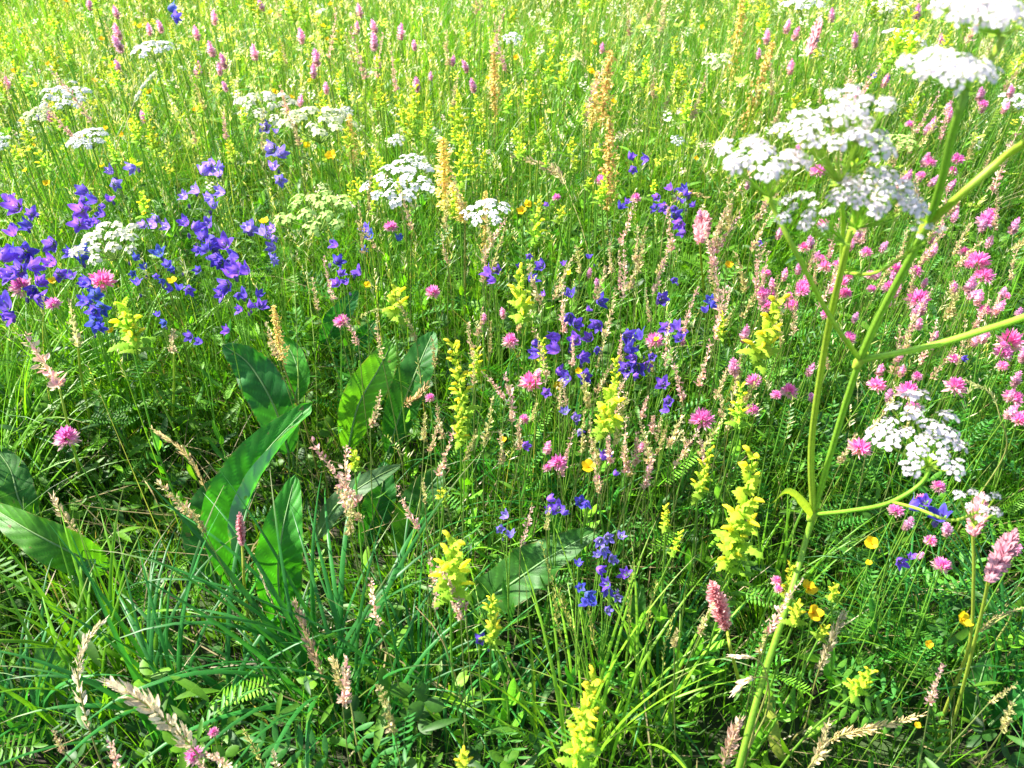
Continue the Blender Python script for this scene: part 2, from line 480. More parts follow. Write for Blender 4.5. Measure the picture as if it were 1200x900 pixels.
    # flowering culms with fine heads, thick in the back of the meadow
    for (n, y0, y1, h0, h1) in [(900, 0.9, 2.4, .34, .5), (5200, 2.0, 5.0, .42, .62), (4000, 4.5, 9.0, .5, .66)]:
        x, y = region(n, y0, y1)
        hf = hfac(x, y)
        keep = rng.random(n) < hf ** 2
        x, y = x[keep], y[keep]; m = len(x)
        az = U(m, 0, 2 * math.pi); h = U(m, h0, h1); col = mixc(LITE, STRAW, U(m, 0.1, 0.9))
        tip, dr = blades(mb, x, y, az, h, U(m, 0, .16), U(m, 0, .5), np.full(m, .0014 if y1 < 3 else .0022), 6, col)
        K = 14
        s = np.linspace(0, 1, K)
        d = dr / (np.linalg.norm(dr, axis=1)[:, None] + 1e-9)
        Lh = U(m, .05, .10)
        for i in range(K):
            b = tip - d * (Lh * (1 - s[i]))[:, None]
            ang = U(m, 0, 6.28); sp = np.stack([np.cos(ang), np.sin(ang), U(m, .6, 2.0)], 1)
            sp /= np.linalg.norm(sp, axis=1)[:, None]
            ln = (0.006 + .016 * (1 - s[i])) * U(m, .5, 1.2)
            side = np.cross(sp, d); side /= np.linalg.norm(side, axis=1)[:, None] + 1e-9
            wd = (.0011 if y1 < 3 else .0017)
            V = np.stack([b, b + sp * (ln * .55)[:, None] - side * wd, b + sp * ln[:, None], b + sp * (ln * .55)[:, None] + side * wd], 1).reshape(-1, 3)
            k4 = np.arange(m) * 4
            mb.add(V, np.stack([k4, k4 + 1, k4 + 2, k4 + 3], 1), np.repeat(mixc(YELL * 1.1, np.array([.74, .66, .48]), U(m, 0, 1) ** .6), 4, 0))
    o = link('grass', mb.mesh('grass', M_GRASS))
    o['kind'] = 'stuff'; o['label'] = 'dense green meadow grass growing between all the flowers'; o['category'] = 'grass'
make_grass()

# ------------------------------------------------------------------ leafy undergrowth (vetch, clover and sainfoin leaves)
def leaflet(mb, base, d, side, ln, w, col, n=4, cup=0.25):
    s = np.linspace(0, 1, n + 1)
    up = np.cross(side, d)
    Cn = np.asarray(base)[None] + d[None] * (s * ln)[:, None] + up[None] * (-cup * ln * s * s)[:, None]
    W = w * np.sin(np.pi * np.clip(s * .93 + .04, 0, 1)) ** 0.8 * .5
    W[-1] = .0001
    ribbon(mb, Cn, W, side, col, keel=0.3)

def pinnate(pairs=7, L=.10, ll=.022, lw=.007, arch=.6):
    mb = MB()
    s = np.linspace(0, 1, 10)
    ax = np.stack([np.zeros(10), s * L, .25 * L * np.sin(s * 2.2) * arch], 1)
    tube(mb, ax, np.linspace(.0009, .0004, 10), (.8, 1.0, .7), 3)
    for k in range(pairs):
        t = .2 + .78 * k / (pairs - 1)
        b = np.array([np.interp(t, s, ax[:, i]) for i in range(3)])
        for sg in (-1, 1):
            d = unit([sg, .45, .12]); sd = unit(np.cross([0, 0, 1], d))
            leaflet(mb, b, d, sd, ll * (1 - .35 * abs(t - .5)), lw, (1, 1, 1))
    leaflet(mb, ax[-1], np.array([0, 1., 0]), np.array([1., 0, 0]), ll, lw, (1, 1, 1))
    return mb.tmpl()

def trifol():
    mb = MB()
    for a in (90, 205, 335):
        d = np.array([math.cos(R(a)), math.sin(R(a)), .15]); d = unit(d)
        leaflet(mb, (0, 0, 0), d, unit(np.cross([0, 0, 1], d)), .024, .016, (1, 1, 1), 5, .15)
    return mb.tmpl()

def lance():
    mb = MB()
    leaflet(mb, (0, 0, 0), np.array([0, 1., 0]), np.array([1., 0, 0]), .05, .011, (1, 1, 1), 6, .5)
    return mb.tmpl()

def rot_zyx(yaw, pitch, roll):
    cy, sy, cp, sp, cr, sr = np.cos(yaw), np.sin(yaw), np.cos(pitch), np.sin(pitch), np.cos(roll), np.sin(roll)
    Z = np.zeros_like(cy); O = np.ones_like(cy)
    Rz = np.stack([np.stack([cy, -sy, Z], -1), np.stack([sy, cy, Z], -1), np.stack([Z, Z, O], -1)], -2)
    Rx = np.stack([np.stack([O, Z, Z], -1), np.stack([Z, cp, -sp], -1), np.stack([Z, sp, cp], -1)], -2)
    Ry = np.stack([np.stack([cr, Z, sr], -1), np.stack([Z, O, Z], -1), np.stack([-sr, Z, cr], -1)], -2)
    return Rz @ Rx @ Ry

def make_cover():
    mb = MB()
    U = lambda n, a, b: rng.uniform(a, b, n)
    for T, n, zr, sc, cA, cB, seed in [  # dark leaf greens lowered further, painting in shade between the plants
        (pinnate(8, .11, .020, .0040), 900, (.06, .28), (.7, 1.2), DARK * .8, MID, 1),
        (pinnate(6, .09, .026, .007), 900, (.05, .26), (.7, 1.2), BLUE * 1.2, LITE * .9, 2),
        (pinnate(12, .06, .013, .0025, .3), 700, (.10, .30), (.8, 1.4), MID, LITE * 1.2, 4),
        (trifol(), 5000, (.03, .24), (.7, 1.4), DARK * .7, LITE * .8, 5),
        (lance(), 12000, (.03, .28), (.5, 1.2), DARK * .7, LITE * .8, 6)]:
        x, y = region(n * 2, .2, 3.2)
        keep = rng.random(n * 2) < np.clip(vnoise(x, y, 2.4, 40 + seed) * 1.8 - .25, .1, 1)
        x, y = x[keep][:n], y[keep][:n]; m = len(x)
        z = gz(x, y) + U(m, *zr) * (0.15 + .85 * hfac(x, y)) * np.clip((y + .2) / .7, .5, 1)
        Ms = rot_zyx(U(m, 0, 6.28), U(m, -.3, .9), U(m, -.6, .6))
        col = mixc(cA, cB, U(m, 0, 1)) * U(m, .8, 1.25)[:, None]
        scatter(mb, T, Ms, np.stack([x, y, z], 1), U(m, *sc), col)
    # the looser, paler herbs of the back of the meadow
    for T, n, zr, sc, cA, cB in [(lance(), 16000, (.12, .44), (.4, 1.0), MID, LITE), (trifol(), 5000, (.1, .44), (.7, 1.3), LITE, YELL * 1.2), (pinnate(8, .11, .020, .006), 1800, (.15, .42), (.7, 1.2), MID, YELL)]:
        x, y = region(n, 2.0, 7.5)
        keep = rng.random(n) < np.clip(vnoise(x, y, 2.0, 77) * 1.9 - .25, .08, 1)
        x, y = x[keep], y[keep]; m = len(x)
        scatter(mb, T, rot_zyx(U(m, 0, 6.28), U(m, -.3, 1.0), U(m, -.6, .6)), np.stack([x, y, gz(x, y) + U(m, *zr)], 1), U(m, *sc), mixc(cA, cB, U(m, 0, 1)) * U(m, .8, 1.3)[:, None])
    o = link('ground_cover', mb.mesh('ground_cover', M_LEAF))
    o['kind'] = 'stuff'; o['label'] = 'low leafy undergrowth of vetch and clover leaves'; o['category'] = 'undergrowth'
make_cover()

def make_froth():
    """the countless tiny flower sprays (bedstraw and the like) that thicken towards the back"""
    mb = MB(); tm = MB(); r = random.Random(3)
    for k in range(16):
        q = math.sqrt(k / 16) ; a = k * 2.4
        pz = np.array([q * math.cos(a), q * math.sin(a), r.uniform(-.9, .9)])
        d = unit([r.uniform(-1, 1), r.uniform(-1, 1), 1.2]); sd = unit(np.cross(d, [1, 0, 0])); l = .30
        ribbon(tm, np.array([pz - unit(np.cross(d, sd)) * l, pz, pz + unit(np.cross(d, sd)) * l]), np.array([.05, .26, .05]), sd, (1, 1, 1))
    T = tm.tmpl()
    U = lambda n, a, b: rng.uniform(a, b, n)
    for n, cA, cB, seed, y0, zr, sc in [(2300, (.46, .60, .05), (.70, .74, .08), 91, 1.7, (.34, .54), (.006, .016)), (3600, (.76, .77, .62), (.60, .66, .30), 92, 1.8, (.36, .56), (.006, .014)),
                                        (2400, (.76, .58, .52), (.78, .62, .42), 93, 1.6, (.34, .52), (.004, .010)), (900, (.74, .72, .08), (.80, .70, .06), 94, 1.9, (.38, .54), (.007, .013))]:
        x, y = region(n, y0, 6.5)
        keep = rng.random(n) < np.clip(vnoise(x, y, 2.6, seed) * 2.6 - .9, .03, 1)
        x, y = x[keep], y[keep]; m = len(x)
        scatter(mb, T, rot_zyx(U(m, 0, 6.28), U(m, -.5, .5), U(m, -.5, .5)), np.stack([x, y, gz(x, y) + U(m, *zr)], 1), U(m, *sc) * (.8 + y * .12), mixc(np.array(cA), np.array(cB), U(m, 0, 1)) * U(m, .85, 1.15)[:, None])
    o = link('tiny_flowers', mb.mesh('tiny_flowers', M_PETAL))
    o['kind'] = 'stuff'; o['label'] = 'countless tiny yellow green and cream flower sprays among the far grass'; o['category'] = 'tiny flowers'
make_froth()

# ------------------------------------------------------------------ registry of things
THINGS = []
def thing(name, x, y, look, cat, group, at=None, label=None):
    """x, y: where its flower shows in the photograph; at: base point in the meadow"""
    o = bpy.data.objects.new(name, None); C.objects.link(o)
    o.empty_display_size = .02
    o.location = at
    o['category'] = cat
    if group: o['group'] = group
    THINGS.append((o, x, y, look, label))
    return o

def jit(a): return random.uniform(-a, a)

def root_of(top, lean=.05, d=None):
    bx, by = top[0] + (d[0] if d else jit(lean)), top[1] + (d[1] if d else jit(lean))
    return np.array([bx, by, float(gz(bx, by)) - .005])

GREEN_STEM = (.18, .36, .04)
def stem_part(root, base, top, r=.0012, col=GREEN_STEM, n=8, sway=.012, name='stem', side=5):
    base = np.asarray(base); top = np.asarray(top)
    mid = (base + top) / 2 + np.array([jit(sway), jit(sway), 0])
    Cn = curve([base, mid, top], n) - base
    mb = MB(); tube(mb, Cn, np.linspace(r * 1.3, r * .8, n), col, side)
    o = link(name, mb.mesh(name, M_STEM), root)
    return Cn

def foliage_part(root, Cn, n, L=.04, w=.006, col=MID, lo=.05, hi=.6, kind='lance', name='foliage'):
    mb = MB()
    for k in range(n):
        t = random.uniform(lo, hi)
        b = np.array([np.interp(t, np.linspace(0, 1, len(Cn)), Cn[:, i]) for i in range(3)])
        a = random.uniform(0, 6.28)
        c = np.asarray(col) * random.uniform(.75, 1.3)
        if kind == 'lance':
            d = unit([math.cos(a), math.sin(a), random.uniform(.2, 1.2)])
            leaflet(mb, b, d, unit(np.cross([0, 0, 1], d)), L * random.uniform(.6, 1.2), w, c, 5, .35)
        else:
            Mx = rot_zyx(np.array([a]), np.array([random.uniform(0, .8)]), np.array([jit(.4)]))[0]
            put(mb, PIN, Mx, b, L / .1 * random.uniform(.7, 1.1), c)
    link(name, mb.mesh(name, M_LEAF), root)
PIN = pinnate(7, .10, .020, .006)

# ------------------------------------------------------------------ head templates (meshes are shared between copies)
def petal_T(ln=1, w=.3, curl=.2, n=3, fine=True):
    mb = MB()
    s = np.linspace(0, 1, n + 1)
    Cn = np.stack([np.zeros(n + 1), curl * s * s, s * ln], 1)
    W = w * np.sin(np.pi * (s * .85 + .1)) * .5
    ribbon(mb, Cn, W, (1, 0, 0), (1, 1, 1), keel=.5)
    return mb.tmpl()
PT = petal_T()
PT2 = petal_T(1, .55, .1)

def spike_mb(n, h, rfun, cfun, w=1.0, up=.5, T=None, base_r=0.0, bend=0.0, seed=0, irregular=.15, turn=2.39996):
    r = random.Random(seed)
    mb = MB()
    for k in range(n):
        t = (k + .5) / n
        a = k * turn + r.uniform(-.3, .3)
        u = up * (1 + r.uniform(-.4, .4)) + (t > .93) * 2.0
        d = unit([math.cos(a), math.sin(a), u])
        ln = rfun(t) * (1 + r.uniform(-irregular, irregular) * 1.5)
        b = np.array([bend * t * t, 0, t * h]) + d * base_r * ln
        c = np.asarray(cfun(t, r))
        M = frame(d, r.uniform(0, 6.28)) * np.array([w, w, 1.0])
        put(mb, T or PT, M, b, ln, c)
    return mb

def lerp(a, b, t):
    return np.asarray(a) * (1 - t) + np.asarray(b) * t

MAG = (.84, .23, .55); PALEP = (.80, .48, .60); BEIGE = (.55, .36, .24); ROSE = (.66, .26, .34)
def m_clover(seed):
    r = random.Random(seed); mb = MB(); N = 95; sq = r.uniform(.8, 1.25); age = r.random() * .5
    for k in range(N):
        u = 1 - (k + .5) / N * 1.55
        a = k * 2.39996
        q = math.sqrt(max(0, 1 - u * u))
        d = unit([q * math.cos(a), q * math.sin(a), u + .25])
        c = lerp(PALEP, MAG, min(1, max(0, .55 + .6 * u + r.uniform(-.35, .35)))) * r.uniform(.85, 1.15)
        if u < -.25 + age * .9: c = lerp(c, (.72, .50, .42), .65)
        d = unit(d * np.array([1, 1, sq]))
        put(mb, PT, frame(d, r.uniform(0, 6.28)) * np.array([1.1, 1.1, 1]), d * .32 * np.array([1, 1, sq]), .72 * r.uniform(.7, 1.2), c)
    return mb.mesh('flower_head', M_PETAL)
CLOVER = [m_clover(i) for i in range(6)]
def m_sain(seed):
    MG = (.82, .24, .55)
    def c(t, r):
        if t < .35: return lerp(BEIGE, PALEP, r.random()) * r.uniform(.7, 1.1)
        return lerp((.85, .58, .70), MG, min(1, max(0, (t - .35) * 1.1 + r.uniform(-.3, .3)))) * r.uniform(.85, 1.1)
    return spike_mb(80, 3.8, lambda t: .95 * (1 - t ** 2) ** .6 * (1 if t > .2 else .8) + .18, c, .9, .45, seed=seed, T=PT2).mesh('flower_head', M_PETAL)
SAIN = [m_sain(i) for i in range(4)]
def m_seed(seed, A=(.66, .54, .33), B=(.52, .52, .22), Cc=(.68, .42, .30)):
    """narrow uneven spike of husks in small whorls, some of them gone"""
    r = random.Random(seed); mb = MB()
    H = r.uniform(7, 12); bend = r.uniform(-1.2, 1.6); n = 17
    ax = lambda t: np.array([bend * t * t, .4 * math.sin(3 * t + seed) * t, H * t])
    tube(mb, [ax(t) for t in np.linspace(0, 1, 7)], np.linspace(.09, .04, 7), B, 4)
    for k in range(n):
        t = (k + r.uniform(.1, .9)) / n
        m = int(r.uniform(3, 12) * (1.15 - .6 * t))
        for q in range(m):
            a = r.uniform(0, 6.28)
            d = unit([math.cos(a), math.sin(a), r.uniform(.2, 2.2)])
            c = lerp(A, B, r.random()) if r.random() < .75 else np.asarray(Cc)
            ln = r.uniform(.45, 1.0) * (1.05 - .45 * t)
            put(mb, PT2, frame(d, r.uniform(0, 6)) * np.array([.95, .95, 1]), ax(t) + d * ln * r.uniform(0, .6), ln * 1.0, c * r.uniform(.7, 1.25))
    return mb.mesh('seed_head', M_DRY)
SEED = [m_seed(i) for i in range(6)] + [m_seed(9 + i, (.56, .50, .22), (.46, .48, .16), (.60, .46, .26)) for i in range(3)]
SEEDP = [m_seed(i + 20, (.78, .52, .46), (.66, .54, .34), (.80, .42, .46)) for i in range(4)]
def m_bist(seed):
    def c(t, r): return lerp((.72, .32, .38), (.82, .52, .52), r.random()) * r.uniform(.75, 1.1)
    mb = spike_mb(300, 5.0, lambda t: .95 * math.sin(math.pi * (t * .86 + .12)) ** .5, c, .8, .5, T=PT2, seed=seed)
    return mb.mesh('flower_spike', M_PETAL)
BIST = [m_bist(i) for i in range(2)]
def m_sorrel(seed):
    r = random.Random(seed); mb = MB()
    cols = [(.86, .62, .20), (.84, .70, .22), (.80, .50, .20), (.74, .70, .20)]
    tube(mb, [(0, 0, 0), (0, 0, 5), (.2, 0, 10)], [.12, .09, .04], (.45, .36, .08), 4)
    for k in range(40):
        t = k / 40; a = k * 2.4
        L = (1.5 * (1 - t) + .45) * r.uniform(.6, 1.2)
        d = unit([math.cos(a), math.sin(a), 1.5])
        b0 = np.array([.2 * t * t, 0, 10 * t ** .9])
        for q in range(int(6 + 7 * (1 - t))):
            b = b0 + d * L * (q + 1) / (7 + 5 * (1 - t)) * 1.3
            a2 = r.uniform(0, 6.28); d2 = unit([math.cos(a2), math.sin(a2), r.uniform(-.6, .4)])
            put(mb, PT2, frame(d2, r.uniform(0, 6)), b, r.uniform(.36, .6), np.asarray(r.choice(cols)) * r.uniform(.8, 1.2))
    return mb.mesh('seed_stalk', M_DRY)
SORREL = [m_sorrel(i) for i in range(3)]
def m_rattle(seed, tall=5, wide=1.0, yel=.5):
    r = random.Random(seed); mb = MB()
    YG = np.array((.56, .70, .05)); YL = np.array((.86, .80, .05)); GG = np.array((.24, .46, .035))
    lev = int(tall * 2.3)
    for k in range(lev):
        t = k / (lev - 1); z = tall * t
        L = wide * (1.0 - .5 * t) * r.uniform(.85, 1.15)
        for sg in range(2):                                # a pair of narrow toothed bracts, the next pair at right angles
            a = k * math.pi / 2 + sg * math.pi + r.uniform(-.2, .2)
            d = unit([math.cos(a), math.sin(a), .7 + .9 * t + r.uniform(-.25, .25)]); sd = unit(np.cross([0, 0, 1], d))
            s = np.linspace(0, 1, 12)
            Cn = np.array([0, 0, z]) + d[None] * (s * L)[:, None] + np.array([0, 0, 1])[None] * (-.45 * L * s ** 2.2)[:, None]
            W = .26 * L * np.array([.4, 1.2, .7, 1.15, .6, .95, .5, .75, .35, .5, .2, .01])
            ribbon(mb, Cn, W, sd, lerp(GG, YG, min(1, .1 + t * 1.1)) * r.uniform(.85, 1.15), keel=.45)
            if t > .12:                                    # flower in the axil: flat pale calyx, yellow hooded tube
                aa = a + r.uniform(-.5, .5); d3 = unit([math.cos(aa), math.sin(aa), 1.1])
                b = np.array([0, 0, z + .1]); q = L * .5
                put(mb, PT2, frame(d3, r.uniform(0, 6)) * np.array([.8, .8, 1]), b, q * 1.2, YG * np.array([.75, .85, .8]))
                if r.random() < yel:
                    e = b + d3 * q * .9
                    d4 = unit(d3 + np.array([math.cos(aa), math.sin(aa), -.6]))
                    tube(mb, [e, e + d3 * q * .35, e + d3 * q * .5 + d4 * q * .35, e + d3 * q * .45 + d4 * q * .62], np.array([.045, .075, .06, .01]) * wide, YL * r.uniform(.85, 1.1), 5)
                    put(mb, PT2, frame(d4) * np.array([.7, .7, 1]), e + d3 * q * .15, q * .45, YL)
    tube(mb, [(0, 0, -.5), (0, 0, tall)], [.07, .04], GG, 4)
    return mb.mesh('flower_spike', M_PETAL)
RATTLE = [m_rattle(1, 3.6, 1.35, .55), m_rattle(2, 4.2, 1.25, .4), m_rattle(3, 2.4, 1.5, .6), m_rattle(4, 4.4, 1.2, .95), m_rattle(5, 3.2, 1.4, .5)]
def m_butter(seed):
    mb = MB()
    for k in range(5):
        a = k * 2 * math.pi / 5
        for_s = np.linspace(0, 1, 6)
        d = np.array([math.cos(a), math.sin(a), 0])
        Cn = d[None] * (for_s * .95)[:, None] + np.array([0, 0, 1])[None] * ((.45 + .25 * (k % 3)) * for_s ** 1.6)[:, None]
        W = (.5 + .08 * (k % 2)) * np.array([.1, .5, .8, 1, .85, .3])
        ribbon(mb, Cn, W, np.array([-math.sin(a), math.cos(a), 0]), (.88, .62, .015), keel=.25)
    for k in range(22):
        a = k * 2.4; q = .03 + .012 * k
        d = unit([math.cos(a) * q * 3, math.sin(a) * q * 3, 1])
        put(mb, PT, frame(d), (0, 0, .02), .38, (.75, .48, .02))
    return mb.mesh('flower', M_PETAL)
BUTTER = m_butter(0)
def m_bell(seed):
    """five-lobed bell opening towards +Z, radius 1"""
    r = random.Random(seed); mb = MB(); A = 30; rows = 8
    V = []; col = []
    open_ = r.uniform(.75, 1.35); skew = [r.uniform(.75, 1.2) for _ in range(6)]
    for j in range(rows + 1):
        t = j / rows
        for i in range(A):
            a = i / A * 2 * math.pi
            lobe = abs(((i / A * 5) % 1) - .5) * 2          # 0 on lobe tip, 1 at the notch
            tt = t * (1 - .5 * lobe ** 1.1 * t ** 2)
            rad = .14 + .46 * min(1, tt * 2.2) ** .6 + open_ * .5 * max(0, tt - .45) ** 1.5 * 2.2
            rad *= 1 + (skew[int(i / A * 5) % 5] - 1) * t * t
            z = tt * 1.35 - .16 * max(0, tt - .7) * 3 * (1 - lobe)
            V.append((rad * math.cos(a), rad * math.sin(a), z))
            c = lerp((.26, .13, .68), (.16, .085, .66), t) * (1 + .15 * math.cos(5 * a)) * (.72 if i % 6 == 3 else 1)
            col.append(c)
    F = [(j * A + i, j * A + (i + 1) % A, (j + 1) * A + (i + 1) % A, (j + 1) * A + i) for j in range(rows) for i in range(A)]
    mb.add(V, F, np.array(col))
    tube(mb, [(0, 0, 0), (0, 0, .8), (0, 0, 1.05)], [.04, .04, .07], (.45, .35, .75), 5)
    return mb
BELL = [m_bell(i).mesh('flower', M_BELL) for i in range(7)]
def tint_mesh(mbuild, mul, name, mat):
    mbuild.c = [c * np.asarray(mul) for c in mbuild.c]
    return mbuild.mesh(name, mat)
BELL_LILAC = [tint_mesh(m_bell(i + 10), (1.6, 2.2, 1.15), 'flower', M_BELL) for i in range(3)]
BELL_BLUE = [tint_mesh(m_bell(i + 20), (.5, 1.0, .95), 'flower', M_BELL) for i in range(2)]

def m_floret(petals=5, big=1.0, notch=True):
    mb = MB()
    for k in range(petals):
        a = k * 2 * math.pi / petals
        d = np.array([math.cos(a), math.sin(a), .12]); s = np.linspace(0, 1, 4)
        L = big if k == 0 else 1.0
        Cn = d[None] * (s * L)[:, None]
        W = np.array([.08, .30, .42, .22]) * L
        ribbon(mb, Cn, W, np.array([-math.sin(a), math.cos(a), 0]), (.74, .73, .74))
    return mb.tmpl()
FLORET = m_floret(); FLORET_B = m_floret(5, 1.5)
def m_umbellet(seed, n=15, R0=1.0, near=True, tone=(1, 1, 1), centre=(.45, .50, .15)):
    """small domed cluster of florets, radius 1, its stalk at the origin"""
    r = random.Random(seed); mb = MB()
    for k in range(n):
        q = math.sqrt((k + .5) / n) * R0; a = k * 2.4 + r.uniform(-.2, .2)
        p = np.array([q * math.cos(a), q * math.sin(a), .75 + .25 * (1 - q * q) + r.uniform(-.06, .06)])
        tube(mb, [(0, 0, 0), p * .6, p], .022, (.30, .42, .12), 3)
        d = unit([p[0] * .8 + r.uniform(-.4, .4), p[1] * .8 + r.uniform(-.4, .4), 1])
        M = frame(d, r.uniform(0, 6.28))
        outer = k > n * .6
        put(mb, FLORET_B if outer else FLORET, M, p + np.array([0, 0, r.uniform(-.2, .2) if near else 0]), .235 if near else .34, np.asarray(tone) * r.uniform(.9, 1.08))
        put(mb, PT2, frame((0, 0, 1)), p, .07, np.asarray(centre) * 2)
    return mb
UMBELLET = [m_umbellet(i, tone=(1.12, 1.02, 1.10)).mesh('umbellet', M_WHITE) for i in range(3)] + [m_umbellet(7, tone=(1.05, .92, 1.0)).mesh('umbellet', M_WHITE)]
def m_umbel_small(seed, n=16, tone=(1, 1, 1), flat=.25, droop=0):
    """whole umbel, radius 1, base of the rays at the origin"""
    r = random.Random(seed); mb = MB()
    T = m_umbellet(seed + 50, 9, near=False, tone=tone).tmpl()
    for k in range(n):
        q = math.sqrt((k + .6) / n); a = k * 2.4 + r.uniform(-.2, .2)
        p = np.array([q * math.cos(a), q * math.sin(a), .62 + flat * (1 - q * q) + r.uniform(-.04, .04)])
        tube(mb, curve([(0, 0, 0), p * .55 + np.array([0, 0, -.04]), p], 4), .018, (.30, .45, .10), 3)
        put(mb, T, frame(unit([p[0] * .4, p[1] * .4, 1]), r.uniform(0, 6)), p - np.array([0, 0, .12]), .21 * r.uniform(.85, 1.15))
    return mb.mesh('umbel', M_WHITE)
UMB_W = [m_umbel_small(1, 20), m_umbel_small(2, 24), m_umbel_small(3, 16, flat=.1)]
UMB_C = [m_umbel_small(4, 18, (.95, 1.0, .62)), m_umbel_small(5, 16, (.98, .98, .75))]
UMB_G = [m_umbel_small(6, 14, (.66, .95, .26))]

# ------------------------------------------------------------------ builders of the flowering things
def zdef(y):
    return .42 + .12 * max(0, min(1, (450 - y) / 450.0)) - .10 * max(0, min(1, (y - 500) / 400.0))

def near_enough(p, d=2.3): return depth(p) < d

def simple_head(name, x, y, w, meshes, look, cat, group, part='flower_head', z=None, scale_of=.5, tilt=(0, 0), label=None, stemr=.0012,
                stemcol=GREEN_STEM, leaves=3, leafkind='lance', L=.045, lw=.006, foot=None, lean=.05, off=0.0, leafcol=MID):
    """a stalk with one head whose width in the photograph is w pixels"""
    p = P(x, y, z if z is not None else zdef(y) + jit(.03))
    r = px(p, w) * scale_of
    M = frame(unit([tilt[0] + jit(.15), tilt[1] + jit(.15), 1]), random.uniform(0, 6.28))
    base_pt = p - M[:, 2] * r * off                       # where the stalk meets the head
    b = root_of(p, lean, foot)
    t = thing(name, x, y, look, cat, group, b, label)
    Cn = stem_part(t, b, base_pt, stemr * max(1, depth(p) / 1.6), stemcol)
    if leaves and near_enough(p): foliage_part(t, Cn, leaves, L, lw, leafcol, kind=leafkind)
    h = link(part, random.choice(meshes), t, base_pt - b, Matrix(M.tolist()).to_euler(), r)
    return t

CL_L = 'pink clover head'; CL_G = 'pink clover heads'
def clover(x, y, w=20, look='round magenta pink clover head', label=None, z=None, **k):
    return simple_head('clover_flower', x, y, w * 1.08, CLOVER, look, 'clover', 'pink clovers in the meadow', z=z, label=label, leaves=5, leafkind='pin', L=.06, off=.25, leafcol=MID * 1.1, **k)
def sainfoin(x, y, w=14, look='pink sainfoin spike', label=None, z=None, tilt=(0, 0)):
    return simple_head('sainfoin_flower', x, y + w, w, SAIN, look, 'sainfoin', 'pink sainfoin spikes', z=z, label=label, leaves=5, leafkind='pin', L=.07, tilt=tilt, off=.3, leafcol=MID)
def seedspike(x, y, w=9, look='beige seed spike', label=None, z=None, tilt=(0, 0), pink=False):
    return simple_head('seed_spike', x, y + w * 2.6, w * random.uniform(1.1, 1.6), SEEDP if pink else SEED, look, 'seed head', 'pinkish seed spikes among the grass' if pink else 'beige seed spikes among the grass', 'seed_head', z=z, label=label,
                       leaves=2, stemr=.0009, stemcol=(.20, .26, .07), tilt=tilt, L=.05, lw=.004, off=.2)
def rattle(x, y, w=24, look='yellow rattle spike', label=None, z=None, v=None, ht=1.0):
    return simple_head('yellow_rattle', x, y + w * .9 * ht, w, [RATTLE[v]] if v is not None else RATTLE[:3], look, 'yellow rattle', 'yellow rattles in the meadow', 'flower_spike', z=z, label=label,
                       leaves=8, stemr=.0016, L=.035, lw=.012, off=.1, leafcol=LITE * 1.2, scale_of=.72)
def butter(x, y, w=14, look='small yellow buttercup', label=None, z=None):
    return simple_head('buttercup', x, y, w, [BUTTER], look, 'buttercup', 'yellow buttercups', 'flower', z=z, label=label, leaves=2, stemr=.0008, tilt=(jit(.5), -.4 + jit(.4)), off=.05)
def umbel(x, y, w=40, look='white umbel', label=None, z=None, kind='w', tilt=(0, 0), name='umbel_flower'):
    ms = {'w': UMB_W, 'c': UMB_C, 'g': UMB_G}[kind]
    return simple_head(name, x, y + w * .18, w, ms, look, 'umbel flower', 'flat umbels standing in the meadow', 'umbel', z=z, label=label,
                       leaves=4, stemr=.0018, leafkind='pin', L=.10, tilt=tilt, off=.35)
def sorrel(x, y0, y1, w, label, z=None, tilt=(0, 0)):
    z = z or zdef(y0) + .04
    ytop, ybot = y0, y1
    pt = P(x, ytop, z)
    # length of the stalk so that it spans ytop..ybot
    lo = 0.05; best = None
    for L in np.linspace(.05, .45, 60):
        q = pt - np.array([0, 0, L]); v = proj(q)[1]
        if v >= ybot: best = L; break
    L = best or .3
    b = root_of(pt, .02)
    t = thing('sorrel_stalk', x, (y0 + y1) / 2, '', 'sorrel', 'orange sorrel stalks', b, label)
    base = pt - np.array([tilt[0] * L, 0, L])
    stem_part(t, b, base, .0016, (.30, .30, .08))
    M = frame(unit(pt - base), random.uniform(0, 6))
    s = L / 10; rr = px(pt, w) * .5 / 1.15
    link('seed_stalk', random.choice(SORREL), t, base - b, Matrix(M.tolist()).to_euler(), (rr, rr, s))

